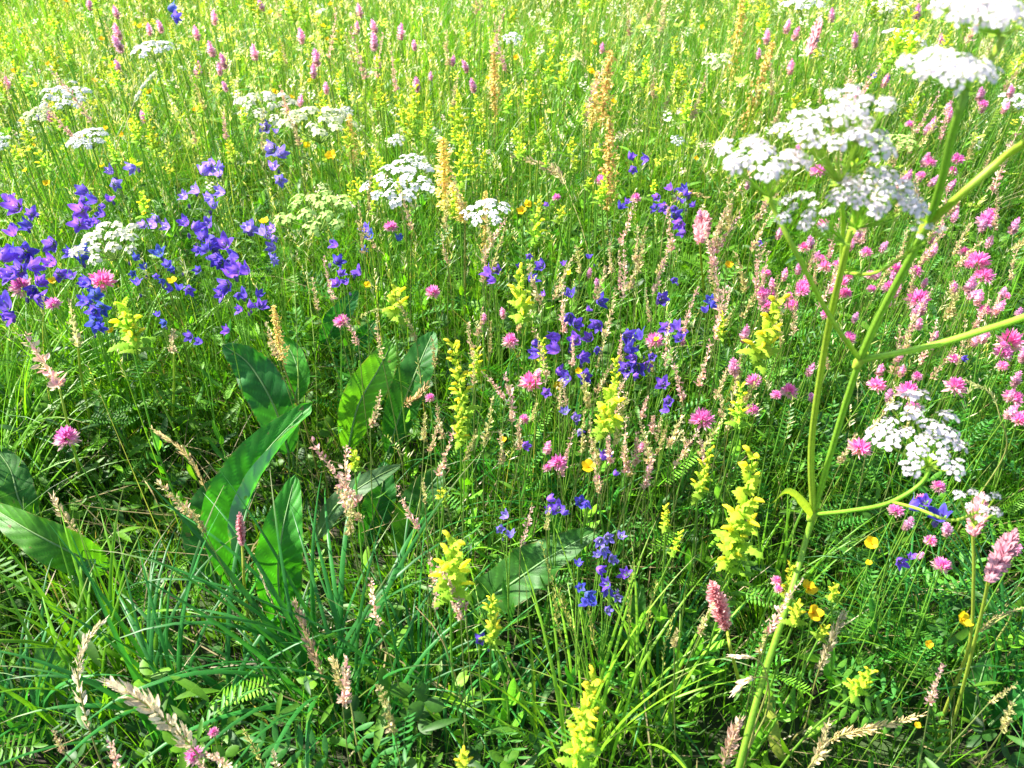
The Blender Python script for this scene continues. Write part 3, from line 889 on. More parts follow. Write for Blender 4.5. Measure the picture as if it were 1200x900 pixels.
def bells(flowers, z=None, look='violet bellflower', kind='v', w=22, label=None, foot=None, name='bellflower'):
    """one plant whose blooms stand at the given photograph pixels"""
    if np.mean([f[0] for f in flowers]) < 345 and 210 < np.mean([f[1] for f in flowers]) < 370:      # the crowded stand at the left
        flowers = list(flowers) + [(f[0] + jit(13), f[1] + jit(11), (f[2] if len(f) > 2 else w) * random.uniform(.6, .95)) for f in flowers if random.random() < .6]
    xs = np.mean([f[0] for f in flowers]); ys = np.mean([f[1] for f in flowers])
    zz = z if z is not None else zdef(ys)
    tops = [P(f[0], f[1], zz + jit(.02)) for f in flowers]
    c = np.mean(tops, 0)
    b = root_of(c, .03, foot)
    t = thing(name, xs, ys, look, 'bellflower', 'violet bellflowers', b, label)
    mb = MB(); fork = b + (c - b) * .55 + np.array([jit(.01), jit(.01), 0])
    Cn = curve([b, (b + fork) / 2 + np.array([jit(.01), jit(.01), 0]), fork], 7)
    tube(mb, Cn - b, np.linspace(.0014, .001, 7), GREEN_STEM, 5)
    ms = {'v': BELL, 'l': BELL_LILAC, 'b': BELL_BLUE}[kind]
    objs = []
    for f, p in zip(flowers, tops):
        ww = f[2] if len(f) > 2 else w
        r = px(p, ww) * .49
        d = unit([jit(.8), -.35 + jit(.8), .45 + jit(.55)])
        M = frame(d, random.uniform(0, 6.28))
        bb = p - d * r * .7
        k = curve([fork, fork * .4 + bb * .6 + np.array([jit(.006), jit(.006), -.008]), bb], 6)
        tube(mb, k - b, np.linspace(.0009, .0007, 6), GREEN_STEM, 4)
        if random.random() < .4:                          # a closed bud beside the bloom
            bd = bb + np.array([jit(.012), jit(.012), -random.uniform(.004, .02)])
            for q in range(6):
                put(mb, PT2, frame(unit([jit(.25), jit(.25), 1]), q), bd - b, r * random.uniform(.6, .9), (.16, .12, .42))
        for q in range(5):                                # calyx teeth
            a = q * 1.2566; dd = unit(M @ np.array([math.cos(a), math.sin(a), 1.2]))
            put(mb, PT, frame(dd), bb - b, r * .75, np.array(GREEN_STEM) * 1.2)
        objs.append((bb - b, Matrix(M.tolist()).to_euler(), r))
    link('stem', mb.mesh('stem', M_STEM), t)
    if near_enough(c): foliage_part(t, Cn - b, 7, .05, .009, MID, .05, .98)
    for (l, e, r) in objs:
        link('flower', random.choice(ms), t, l, e, r)

# ------------------------------------------------------------------ broad dock leaves
def blade_leaf(root, base, pts, wpx, roll=0.0, curl=(0, 0), wave=.06, col=(.045, .17, .03), label=None, shape=.85, seed=0, rib=True, cup=.25):
    """one broad leaf along photograph points (x, y, height)"""
    r = random.Random(seed)
    K, A = 66, 26
    Cn = curve([P(x_, y_, z_ * 1.2 + .045) for (x_, y_, z_) in pts], K)
    W = px(Cn[K // 2], wpx) * .44
    T = np.gradient(Cn, axis=0); T /= np.linalg.norm(T, axis=1)[:, None]
    view = Cn - CAM; view /= np.linalg.norm(view, axis=1)[:, None]
    S = np.cross(T, -view); S /= np.linalg.norm(S, axis=1)[:, None]
    Nn = np.cross(S, T)
    if np.mean(Nn @ np.array([0, 0, 1])) < 0 or True:
        pass
    Nn *= np.sign(np.sum(Nn * (-view), 1))[:, None]
    V, cc = [], []
    ph = [r.uniform(0, 6.28) for _ in range(4)]
    for i in range(K):
        t = i / (K - 1)
        w = W * (math.sin(math.pi * min(1, t ** shape * .93 + .05)) ** .75) * (1 if t < .97 else .5)
        if i == K - 1: w = .0004
        ro = roll + .25 * (t - .5)
        s_ = S[i] * math.cos(ro) + Nn[i] * math.sin(ro); n_ = Nn[i] * math.cos(ro) - S[i] * math.sin(ro)
        row = [None] * (A + 1)
        for sg in (-1, 1):
            x = z = 0.0; m = A // 2
            for j in range(m + 1):
                u = j / m
                if j:
                    cu = curl[0] if sg < 0 else curl[1]
                    phi = cup + cu * min(1, max(0, u - .42) / .2) * math.sin(math.pi * min(1, t * 1.05)) ** .5
                    x += math.cos(phi) * w / m; z += math.sin(phi) * w / m
                wv = 1.5 * wave * W * u ** 1.5 * (math.sin(19 * t + ph[0] + sg) + .6 * math.sin(37 * t + ph[1] * sg)) * math.sin(math.pi * t)
                vein = abs(((t * 11 - u * 1.7) % 1) - .5) * 2
                rel = -.04 * W * (1 - min(1, vein * 3.0)) * (u > .04) + .02 * W * math.sin(13 * t + ph[2] + 3 * u)
                p = Cn[i] + s_ * sg * x + n_ * (z + wv + rel - (.03 * W if j == 0 else 0))
                c = np.asarray(col) * (1.0 + .8 * (1 - min(1, vein * 4.5))) * (1 + .12 * math.sin(7 * t + 5 * u + ph[3]))
                if u > .93 and r.random() < .35: c = lerp(c, (.30, .24, .08), .6)
                if j == 0: c = lerp(c, (.22, .36, .12), .7)
                row[m + sg * j] = (p, c)
        for p, c in row: V.append(p - base); cc.append(c)
    F = [(i * (A + 1) + j, i * (A + 1) + j + 1, (i + 1) * (A + 1) + j + 1, (i + 1) * (A + 1) + j) for i in range(K - 1) for j in range(A)]
    V = np.array(V); F = np.array(F)
    # make the upper side the front side
    a, b2, c2 = V[F[K * 4][0]], V[F[K * 4][1]], V[F[K * 4][3]]
    if np.dot(np.cross(b2 - a, c2 - a), Nn[K // 2]) < 0: F = F[:, ::-1]
    mb = MB(); mb.add(V, F, np.array(cc))
    o = link('leaf', mb.mesh('leaf', M_DOCK), root)
    if label: o['label'] = label
    if rib:
        m2 = MB(); n0 = int(K * .94)
        off = Nn * .0006
        tube(m2, (Cn + off)[:n0] - base, np.linspace(.0022, .0006, n0), (.26, .42, .16), 5)
        link('midrib', m2.mesh('midrib', M_STEM), o)
    # leaf stalk down to the root
    m3 = MB(); q = Cn[0] - base
    tube(m3, curve([q, q * .55 + np.array([0, 0, .0]), (0, 0, 0)], 6), .0022, (.10, .20, .05), 5)
    link('leaf_stalk', m3.mesh('leaf_stalk', M_STEM), root)

def dock(px_, py_, leaves, label):
    b = P(px_, py_, 0.0); b[2] = float(gz(b[0], b[1]))
    t = thing('broad_leaf_plant', leaves[0][0][1][0], leaves[0][0][1][1], '', 'broad-leaved plant', 'broad-leaved plants low in the grass', b, label)
    for k, (pts, w, kw) in enumerate(leaves):
        blade_leaf(t, b, pts, w, seed=int(px_) + k, **kw)

D1 = (.030, .150, .020); D2 = (.055, .23, .018); D3 = (.10, .31, .020); DB = (.028, .16, .04)
dock(305, 720, [
    ([(284, 690, .03), (270, 612, .14), (302, 542, .22), (366, 471, .27)], 78, dict(col=D2, curl=(0, 2.75), roll=.15, label='large green leaf with its edge folded over')),
    ([(333, 735, .03), (326, 675, .11), (331, 622, .17), (346, 556, .21)], 66, dict(col=D2, curl=(0, .2), roll=-.1)),
    ([(255, 690, .03), (240, 630, .08), (246, 590, .11), (262, 556, .13)], 60, dict(col=D1))],
    'broad dock plant with large folded leaf at lower left centre')
dock(345, 610, [
    ([(338, 530, .10), (322, 478, .19), (293, 428, .25), (261, 404, .28)], 58, dict(col=DB, roll=.1, wave=.1)),
    ([(345, 470, .10), (350, 440, .15), (340, 410, .18), (322, 392, .2)], 34, dict(col=D2, roll=.3))],
    'broad plant with a dark bluish leaf above the folded leaf')
dock(430, 600, [
    ([(408, 525, .10), (420, 475, .18), (444, 432, .24), (460, 400, .27)], 54, dict(col=D3, roll=-.1)),
    ([(455, 530, .07), (474, 470, .17), (495, 418, .23), (508, 388, .25)], 50, dict(col=D1, roll=.2)),
    ([(372, 630, .08), (395, 592, .13), (436, 562, .16), (470, 545, .15)], 30, dict(col=(.10, .20, .08), roll=.3)),
    ([(470, 650, .03), (482, 610, .08), (500, 575, .12), (520, 548, .14)], 54, dict(col=D1)),
    ([(425, 640, .03), (440, 600, .07), (448, 570, .1), (450, 540, .12)], 44, dict(col=D1, roll=-.2))],
    'broad-leaved plant with upright bright green leaf at centre left')
dock(560, 745, [
    ([(548, 715, .05), (590, 690, .13), (642, 654, .18), (700, 621, .22)], 66, dict(col=D1, wave=.14, roll=.25)),
    ([(575, 760, .02), (560, 740, .05), (550, 720, .07)], 30, dict(col=D1))],
    'broad dark leaf pointing right across the lower centre')
dock(70, 690, [
    ([(125, 668, .06), (85, 648, .12), (35, 622, .16), (-20, 588, .17)], 56, dict(col=D2, roll=.2)),
    ([(108, 690, .04), (98, 672, .09), (112, 655, .12)], 26, dict(col=(.06, .17, .10))),
    ([(40, 620, .05), (22, 585, .1), (12, 550, .13), (-10, 520, .15)], 44, dict(col=D1))],
    'broad-leaved plant spreading at the left edge')
dock(70, 840, [([(66, 822, .03), (60, 790, .08), (46, 752, .12)], 40, dict(col=(.09, .24, .05), cup=.1)),
               ([(80, 840, .02), (110, 815, .05), (130, 800, .06)], 26, dict(col=D1))], 'small pale green leaf beside the pale dry grass head')
dock(742, 770, [([(742, 745, .04), (747, 712, .1), (753, 684, .14)], 24, dict(col=(.07, .22, .05))),
                ([(735, 760, .03), (715, 745, .06), (700, 735, .07)], 22, dict(col=D1))], 'small pointed leaf below the dark bellflowers')
dock(390, 420, [([(380, 405, .12), (395, 375, .18), (420, 340, .23)], 34, dict(col=DB)), ([(400, 410, .1), (425, 395, .14), (440, 375, .16)], 26, dict(col=D1))],
     'narrow bluish leaf plant beside the single pink clover')
dock(1150, 870, [([(1140, 850, .04), (1146, 810, .1), (1158, 765, .15)], 34, dict(col=D1)), ([(1160, 850, .04), (1190, 820, .1), (1215, 790, .13)], 34, dict(col=D1))],
     'dark broad leaf at the lower right corner')

# ------------------------------------------------------------------ dry grass heads on bent stalks
def panicle(pts, head_from, wpx, label, look='dry grass head', colr=STRAW, fluffy=1.0, stemcol=(.34, .34, .10), n=34, z_root=None, soft=False):
    C3 = [P(*p) for p in pts]
    Cn = curve(C3, 30)
    b0 = Cn[0]
    r0 = root_of(b0, .02)
    full = curve([r0, r0 * .4 + b0 * .6 + np.array([0, 0, .01])] + C3, 44) if b0[2] > .03 else curve(C3, 40)
    base = full[0].copy()
    t = thing('grass_stalk', pts[-1][0], pts[-1][1], look, 'grass stalk', 'dry grass stalks leaning over the green', base, label)
    mb = MB(); tube(mb, full - base, np.linspace(.0016, .0006, len(full)), stemcol, 5)
    link('stem', mb.mesh('stem', M_STEM), t)
    mb = MB(); w = px(Cn[-1], wpx) * .5
    r = random.Random(int(pts[0][0] * 7 + pts[0][1]))
    s = np.linspace(0, 1, 30); T = np.gradient(Cn, axis=0)
    for k in range(n * 2):
        u = head_from + (1 - head_from) * (k + .5) / (n * 2)
        p = np.array([np.interp(u, s, Cn[:, i]) for i in range(3)]); d = unit([np.interp(u, s, T[:, i]) for i in range(3)])
        a = k * 2.4 + r.uniform(-.5, .5); M = frame(d)
        side = M[:, 0] * math.cos(a) + M[:, 1] * math.sin(a)
        v = (u - head_from) / (1 - head_from)
        ww = w * (1 - .75 * abs(v - .35)) * r.uniform(.5, 1.15)
        dd = unit(side * .8 * fluffy + d * 1.1)
        put(mb, PT2, frame(dd, r.uniform(0, 6)) * np.array([.75, .75, 1]), p - base + dd * ww * .25 * fluffy, ww * 1.25, np.asarray(colr) * r.uniform(.7, 1.35))
        if r.random() < .3: put(mb, PT, frame(unit(dd + d)) * np.array([.25, .25, 1]), p - base + dd * ww * .4, ww * 2.0, np.asarray(colr) * 1.2)
    link('seed_head', mb.mesh('seed_head', M_DRY), t)

PALE = np.array((.70, .58, .42)); TAN = np.array((.60, .44, .20)); GRN = np.array((.36, .42, .10))
panicle([(124, 905, .16), (110, 870, .2), (92, 800, .28), (98, 757, .32), (118, 730, .33)], .3, 22, 'pale dry grass head bending over at the lower left corner', colr=PALE * 1.1, n=26, fluffy=.8)
panicle([(245, 905, .30), (215, 865, .36), (170, 825, .42), (128, 800, .44)], .2, 34, 'soft beige grass head reaching left at the bottom edge', colr=PALE, n=34)
panicle([(262, 640, .1), (248, 590, .2), (220, 535, .27), (178, 502, .29)], .45, 16, 'tan grass head arching left of the folded leaf', colr=TAN * 1.15, n=26, fluffy=.6)
panicle([(545, 840, .1), (530, 780, .2), (512, 740, .25), (488, 712, .27)], .1, 6, 'bare straw stalk with split tip at lower centre', colr=TAN * 1.2, n=10, fluffy=.3, stemcol=(.55, .42, .18))
panicle([(345, 790, .08), (330, 730, .18), (312, 690, .24), (299, 656, .27)], .5, 10, 'thin pale grass spike in front of the dark dock leaf', colr=PALE * 1.1, n=16, fluffy=.4)
panicle([(400, 860, .08), (382, 800, .18), (362, 750, .24), (345, 705, .28)], .35, 20, 'reddish beige grass head right of the dock leaves', colr=(.55, .38, .24), n=30)
panicle([(420, 880, .2), (410, 820, .26), (398, 795, .3), (388, 770, .31)], .3, 18, 'short yellowish grass head at lower centre left', colr=(.6, .52, .22), n=24)
panicle([(885, 850, .25), (900, 800, .33), (880, 795, .36), (862, 808, .36)], .6, 20, 'white feathery grass head hooked over the hogweed stem', colr=PALE * 1.2, n=16, fluffy=.5)
panicle([(900, 830, .25), (898, 790, .35), (885, 772, .38), (858, 769, .38)], .65, 14, 'white grass awn poking left from the hogweed stem', colr=PALE * 1.25, n=12, fluffy=.4)
panicle([(944, 850, .15), (955, 800, .24), (970, 760, .3), (990, 718, .34)], .45, 20, 'fuzzy beige grass head leaning right by the buttercups', colr=(.60, .52, .32), n=34)
panicle([(960, 880, .2), (985, 862, .26), (1030, 852, .29), (1080, 838, .3)], .2, 18, 'long beige seed spike lying sideways at bottom right', colr=(.62, .46, .24), n=40)
panicle([(945, 905, .28), (962, 880, .32), (970, 850, .35)], .1, 20, 'short beige grass head at the bottom edge right', colr=(.58, .46, .26), n=26)
panicle([(845, 905, .28), (855, 875, .33), (866, 845, .36)], .1, 24, 'pinkish grass head at the bottom edge beside the thick stem', colr=(.66, .46, .34), n=30)
panicle([(100, 640, .12), (88, 622, .18), (70, 598, .23), (62, 582, .24)], .2, 16, 'pinkish seed head hanging over the left edge leaf', colr=(.66, .50, .34), n=26)
panicle([(205, 625, .14), (190, 600, .2), (180, 580, .24), (168, 560, .25)], .5, 7, 'thin dry awn below the arching tan grass head', colr=TAN, n=12, fluffy=.3)
panicle([(310, 900, .2), (300, 880, .26), (285, 855, .3)], .2, 14, 'yellow green grass tip at the bottom left edge', colr=(.6, .56, .2), n=18)
panicle([(325, 905, .26), (322, 892, .3), (320, 878, .32)], .0, 12, 'small beige grass tip at the bottom edge', colr=PALE, n=14)
panicle([(690, 300, .3), (672, 240, .38), (650, 200, .42), (600, 182, .45)], .5, 16, 'beige drooping grass head right of the white umbel', colr=(.60, .50, .26), n=30)
panicle([(775, 290, .34), (782, 250, .4), (800, 226, .42), (830, 232, .42)], .45, 10, 'hooked reddish grass head by the upper bellflowers', colr=(.55, .38, .18), n=22)
panicle([(1178, 530, .36), (1172, 490, .42), (1160, 460, .45), (1130, 445, .46)], .5, 10, 'pale green grass head curling near the right edge', colr=(.45, .50, .2), n=22)
panicle([(1185, 720, .3), (1150, 735, .33), (1120, 745, .34), (1200, 712, .36)][:1] + [(1150, 740, .3), (1165, 725, .33), (1198, 712, .35)], .3, 10, 'thin beige seed stalk at the right edge', colr=(.5, .4, .2), n=22)
panicle([(450, 420, .2), (432, 380, .3), (424, 370, .33), (470, 366, .34)][:3] + [(445, 362, .34)], .5, 8, 'bent pale stalk tip above the bright green leaf', colr=(.5, .5, .2), n=16)
panicle([(465, 480, .2), (478, 472, .25), (498, 455, .28), (508, 425, .30)], .1, 15, 'orange brown seed head leaning on the dark leaf', colr=(.62, .40, .22), n=40)
panicle([(695, 110, .4), (680, 66, .5), (668, 72, .52), (630, 66, .52)][:3], .3, 14, 'arching cream grass head at the top centre', colr=(.6, .56, .3), n=26)
panicle([(760, 150, .4), (735, 155, .46), (700, 172, .46)], .2, 12, 'pale nodding grass head by the orange stalk', colr=(.6, .56, .36), n=24)
panicle([(135, 190, .42), (150, 140, .5), (165, 105, .54), (182, 84, .55)], .5, 11, 'silvery feathered grass head below the top left umbel', colr=(.62, .66, .5), n=40, fluffy=.5)
for i, (bx, by, tx, ty) in enumerate([(690, 820, 634, 636), (700, 830, 655, 690), (705, 850, 690, 705), (720, 840, 742, 660), (670, 850, 648, 690), (730, 850, 770, 680), (745, 870, 790, 720)]):
    panicle([(bx, by, .05), ((bx + tx) / 2 + 6, (by + ty) / 2 + 8, .2), ((bx + 3 * tx) / 4, (by + 3 * ty) / 4, .28), (tx, ty, .33)], .45, 12,
            ['leftmost tall green grass panicle in the lower centre tuft', 'slender green grass panicle beside the leftmost one', 'straight upright grass panicle in the middle of the lower tuft',
             'tall grass panicle crossing the dark blue bellflowers', 'short green grass panicle over the dark leaf', 'green grass panicle leaning right of the lower tuft', 'rightmost grass panicle of the lower centre tuft'][i],
            colr=(.50, .46, .12), n=16, fluffy=.9, stemcol=(.22, .34, .06))
# bent straw stalks crossing the sward
for i, (pts) in enumerate([[(190, 420, .1), (172, 360, .25), (160, 300, .38), (150, 240, .45)], [(345, 600, .02), (350, 480, .2), (345, 330, .4), (340, 290, .45)],
                           [(372, 560, .03), (370, 430, .25), (358, 300, .4)], [(440, 880, .05), (470, 700, .2), (505, 520, .38)]]):
    panicle(pts, .8, 5, ['yellow green stalk leaning left under the lilac bellflowers', 'tall thin straight stalk above the dark bluish leaf', 'pale stalk rising beside the green umbel',
                         'long thin stalk leaning right through the lower centre'][i], colr=(.5, .5, .15), n=14, fluffy=.4, stemcol=(.30, .42, .08))

# ------------------------------------------------------------------ the tall hogweed close to the camera
def hogweed():
    root_px = P(838, 1010, 0.0); root_px[2] = float(gz(root_px[0], root_px[1]))
    b = root_px
    t = thing('hogweed', 1000, 420, '', 'hogweed', None, b, 'tall pale green hogweed with white umbels close by')
    GS = (.24, .46, .04); GS2 = (.36, .54, .05)
    def st(name, pts, r0, r1, col=GS, n=26, parent=t):
        C3 = [b if p is None else P(*p) for p in pts]
        Cn = curve(C3, n); s = np.linspace(0, 1, n)
        Rr = r0 * (1 - s) + r1 * s
        mb = MB(); A = 12
        tube(mb, Cn - b, Rr, col, A)
        # fine ribs along the stalk, paler on the crests; dull red freckles low down
        V = mb.v[0]; cv = mb.c[0]; rr_ = random.Random(n)
        for i in range(n):
            for j in range(A): cv[i * A + j] = cv[i * A + j] * (1.12 if j % 2 == 0 else .82) * rr_.uniform(.9, 1.1)
        for i in range(n):
            for j in range(A):
                V[i * A + j] += (V[i * A + j] - (Cn[i] - b)) * (.06 if j % 2 else -.06)
        o = link(name, mb.mesh(name, M_STEM), parent)
        return Cn
    J1, J2, J3 = (953, 603, .46), (1008, 422, .72), (1086, 264, .90)
    st('stem', [None, (868, 892, .18), (893, 800, .28), (925, 700, .38), J1, J2, J3, (1118, 150, 1.0), (1134, 96, 1.03)], .0049, .0028, n=50)
    for j, rr in ((J1, .0062), (J2, .0049), (J3, .0043)):
        mb = MB(); p = P(*j); d = np.array([.18, .0, .5])
        tube(mb, np.array([p - d * .02, p - d * .008, p + d * .006, p + d * .02]) - b, [rr * .5, rr, rr, rr * .5], GS2, 12)
        link('node', mb.mesh('node', M_STEM), t)
    st('branch', [J1, (951, 520, .58), (968, 400, .74), (990, 300, .86), (1003, 250, .90)], .0039, .0027, GS2)
    st('branch', [J2, (975, 375, .78), (935, 300, .86), (905, 240, .90), (900, 205, .93)], .0024, .0018, GS2)
    st('branch', [J2, (1080, 408, .76), (1150, 388, .80), (1215, 366, .84), (1290, 330, .87)], .0032, .0026, GS2)
    st('branch', [J3, (1130, 225, .94), (1180, 182, .97), (1215, 158, 1.0), (1275, 110, 1.02)], .0034, .0026, GS2)
    st('branch', [J1, (1000, 598, .52), (1045, 588, .58), (1085, 560, .62), (1092, 520, .66)], .0024, .0018, GS)
    st('branch', [(1045, 588, .58), (1075, 596, .6), (1115, 610, .62), (1146, 600, .64)], .0016, .0013, GS2, 12)
    def near_umbel(cx, cy, w, z, bx, by, bz, n=15, tilt=(0, 0), flat=.12, seed=0, tone=None):
        r = random.Random(seed)
        c = P(cx, cy, z); q0 = P(bx, by, bz); rad = px(c, w) * .5
        mb = MB(); spots = []
        M0 = frame(unit([tilt[0], tilt[1], 1]))
        for k in range(n):
            q = math.sqrt((k + .5) / n) * .86; a = k * 2.4 + r.uniform(-.25, .25)
            p = c + M0 @ np.array([q * math.cos(a) * rad, q * math.sin(a) * rad, rad * (flat * (1 - q * q) + r.uniform(-.10, .10))])
            ur = rad * .20 * r.uniform(.65, 1.2)
            M = frame(unit((p - q0) * np.array([.5, .5, 1])), r.uniform(0, 6.28))
            foot = p - M[:, 2] * ur
            tube(mb, curve([q0, q0 * .45 + foot * .55 - np.array([0, 0, rad * .06]), foot], 7) - b, .0007, GS2, 5)
            spots.append((foot - b, M, ur))
        for k in range(6):                                 # narrow bracts where the rays meet
            a = k * 1.05; dd = unit([math.cos(a), math.sin(a), -.4])
            put(mb, PT, frame(dd), q0 - b, rad * .2, np.array(GS2))
        u = link('umbel', mb.mesh('umbel', M_STEM), t)
        for (l, M, ur) in spots:
            link('umbellet', r.choice(UMBELLET), u, l, Matrix(M.tolist()).to_euler(), ur)
    near_umbel(886, 186, 132, .965, 903, 232, .92, seed=1, n=15)
    near_umbel(975, 152, 150, .985, 985, 215, .94, seed=2, n=17)
    near_umbel(1012, 118, 100, 1.01, 1000, 190, .95, seed=3, n=11)
    near_umbel(1112, 78, 122, 1.045, 1132, 108, 1.02, seed=4, n=16)
    near_umbel(1150, 12, 140, 1.075, 1170, 40, 1.05, seed=5, n=18)
    near_umbel(1032, 226, 122, .945, 1003, 268, .90, seed=6, n=18, tilt=(0, -.15))
    near_umbel(946, 246, 84, .92, 990, 285, .885, seed=7, n=11, tilt=(0, -.15))
    near_umbel(1084, 268, 52, .93, 1060, 300, .9, seed=8, n=7)
    near_umbel(1078, 508, 132, .70, 1088, 545, .66, seed=9, n=18, tilt=(0, -.25))
    near_umbel(1310, 290, 110, .90, 1290, 330, .87, seed=11, n=14)
    near_umbel(1295, 75, 100, 1.04, 1275, 110, 1.02, seed=12, n=13)
    near_umbel(1150, 592, 62, .67, 1142, 615, .64, seed=10, n=8, tilt=(0, -.2))
    st('branch', [(1134, 96, 1.03), (1160, 70, 1.04), (1175, 45, 1.05)], .0026, .0022, GS2, 10)
    st('branch', [(985, 330, .82), (988, 270, .88), (986, 217, .935)], .0020, .0016, GS2, 10)
    st('branch', [(1003, 250, .90), (1002, 215, .93), (1000, 190, .95)], .0020, .0016, GS2, 10)
    st('branch', [(992, 320, .83), (1025, 320, .86), (1060, 300, .895)], .0015, .0012, GS2, 10)
    for (q0, q1, q2, wd) in [(J1, (925, 575, .52), (905, 590, .53), 11), (J2, (1022, 395, .75), (1040, 392, .77), 6), (J3, (1070, 250, .925), (1060, 236, .94), 6), (J2, (1000, 408, .75), (992, 392, .77), 5)]:
        mb = MB(); C3 = curve([P(*q0), P(*q1), P(*q2)], 9)
        ribbon(mb, C3 - b, px(C3[0], wd) * .5 * np.array([1, 1.1, 1, .8, .6, .5, .35, .2, .02]), unit(np.cross(C3[-1] - C3[0], C3[4] - CAM)), GS2, keel=.5)
        link('sheath_leaf', mb.mesh('sheath_leaf', M_LEAF), t)
    # a withered sheath leaf at the foot
    mb = MB(); C3 = curve([P(905, 790, .15), P(902, 830, .12), P(912, 880, .08), P(930, 900, .05)], 10)
    ribbon(mb, C3 - b, px(C3[0], 8) * np.sin(np.linspace(.2, 3.0, 10)), (1, 0, 0), (.42, .46, .06), keel=.4)
    link('leaf', mb.mesh('leaf', M_LEAF), t)
hogweed()

# ------------------------------------------------------------------ bistort spikes
def bistort(x0, y0, x1, y1, w, z, path, label, meshes=None):
    """spike from its tip (x0, y0) down to (x1, y1); its stalk then follows path to the soil"""
    a, c = P(x0, y0, z), None
    L = .02
    for L in np.linspace(.02, .12, 60):
        c = P(x1, y1, z - L * .9)
        if np.linalg.norm(a - c) > px(a, math.hypot(x1 - x0, y1 - y0)) * 1.12: break
    pts = [P(*q) for q in path]
    b = pts[-1].copy(); b[2] = float(gz(b[0], b[1])) - .005
    t = thing('bistort', x0, y0, '', 'bistort', 'plump pink bistort spikes', b, label)
    mb = MB(); Cn = curve([c] + pts[:-1] + [b], 20)
    tube(mb, Cn - b, np.linspace(.0018, .0026, 20), (.34, .42, .05), 7)
    link('stem', mb.mesh('stem', M_STEM), t)
    H = np.linalg.norm(a - c); rr = px(a, w) * .5
    M = frame(unit(a - c), random.uniform(0, 6))
    link('flower_spike', random.choice(meshes or BIST), t, c - b, Matrix(M.tolist()).to_euler(), (rr, rr, H / (9.5 if meshes else 5.4)))
bistort(1192, 618, 1158, 682, 26, .50, [(1150, 720, .42), (1130, 800, .28), (1112, 870, .12), (1105, 900, 0)], 'tall plump pink bistort spike leaning to the right edge')
bistort(1152, 575, 1140, 628, 24, .50, [(1141, 680, .42), (1135, 760, .3), (1105, 840, .14), (1092, 890, 0)], 'plump pink bistort spike under the small white umbel')
bistort(832, 678, 852, 738, 26, .40, [(856, 760, .34), (866, 800, .2), (868, 840, 0)], 'short dusty pink bistort spike beside the yellow rattle')
bistort(826, 246, 820, 284, 22, .48, [(822, 310, .4), (826, 360, .2), (826, 400, 0)], 'pink bistort spike beside the upper violet bellflowers')
bistort(962, 18, 948, 64, 14, .56, [(944, 90, .48), (940, 150, .2), (940, 180, 0)], 'slim pink spike near the top right, leaning right')
bistort(40, 396, 70, 456, 26, .40, [(78, 490, .33), (90, 540, .18), (95, 580, 0)], 'pale pink drooping flower spike at the left edge', SEEDP)
bistort(82, 355, 92, 408, 16, .42, [(95, 440, .33), (105, 490, .15), (108, 520, 0)], 'cream seed spike under the left pink clovers', SEED)
bistort(200, 376, 204, 415, 14, .38, [(204, 450, .28), (203, 490, .12), (203, 510, 0)], 'small brown pink plantain spike left of the bluish leaf', SEED[:6])
bistort(280, 598, 284, 640, 12, .36, [(286, 680, .26), (290, 720, .12), (290, 740, 0)], 'brown plantain spike between the dock leaves')

# ------------------------------------------------------------------ white, cream and green umbels further back
for (x, y, w, k, lab) in [
    (180, 56, 42, 'w', 'flat white umbel near the top left corner'), (80, 110, 52, 'w', 'large round white umbel at upper left'),
    (106, 160, 42, 'w', 'white umbel just below the large round one'), (45, 134, 36, 'c', 'dusky cream umbel at the left edge'),
    (312, 122, 66, 'c', 'cream umbel left of the wide cream umbel'), (375, 140, 80, 'c', 'wide loose cream umbel above the lilac bellflowers'),
    (472, 212, 78, 'w', 'bright white umbel at upper centre left'), (484, 190, 40, 'w', 'small white umbel behind the bright white one'),
    (570, 246, 54, 'w', 'thin white umbel right of the bright one'), (130, 280, 76, 'c', 'cream white umbel among the left violet bellflowers'),
    (942, 3, 48, 'w', 'white umbel cut by the top edge'), (1058, 42, 44, 'w', 'white umbel under the top right hogweed umbel'),
    (372, 244, 82, 'g', 'open green umbel with wide spread rays'), (840, 70, 34, 'c', 'faint cream umbel near the orange stalks at right'),
    (1190, 118, 40, 'w', 'white umbel cut by the right edge'), (0, 165, 26, 'w', 'white umbel cut by the left edge'),
    (793, 163, 16, 'w', 'tiny white flower head above the right bellflowers'), (600, 44, 22, 'w', 'tiny pale blue white head at the top centre'),
    (465, 163, 18, 'w', 'tiny white head above the bright white umbel'), (405, 130, 16, 'w', 'tiny white head right of the wide cream umbel'), (1040, 8, 40, 'c', 'pale green cream umbel at the top right'),
    (1050, 165, 44, 'g', 'yellow green umbel behind the hogweed umbels')]:
    umbel(x, y, w, kind=k, label=lab, tilt=(0, -.12) if w > 30 else (0, -.5))

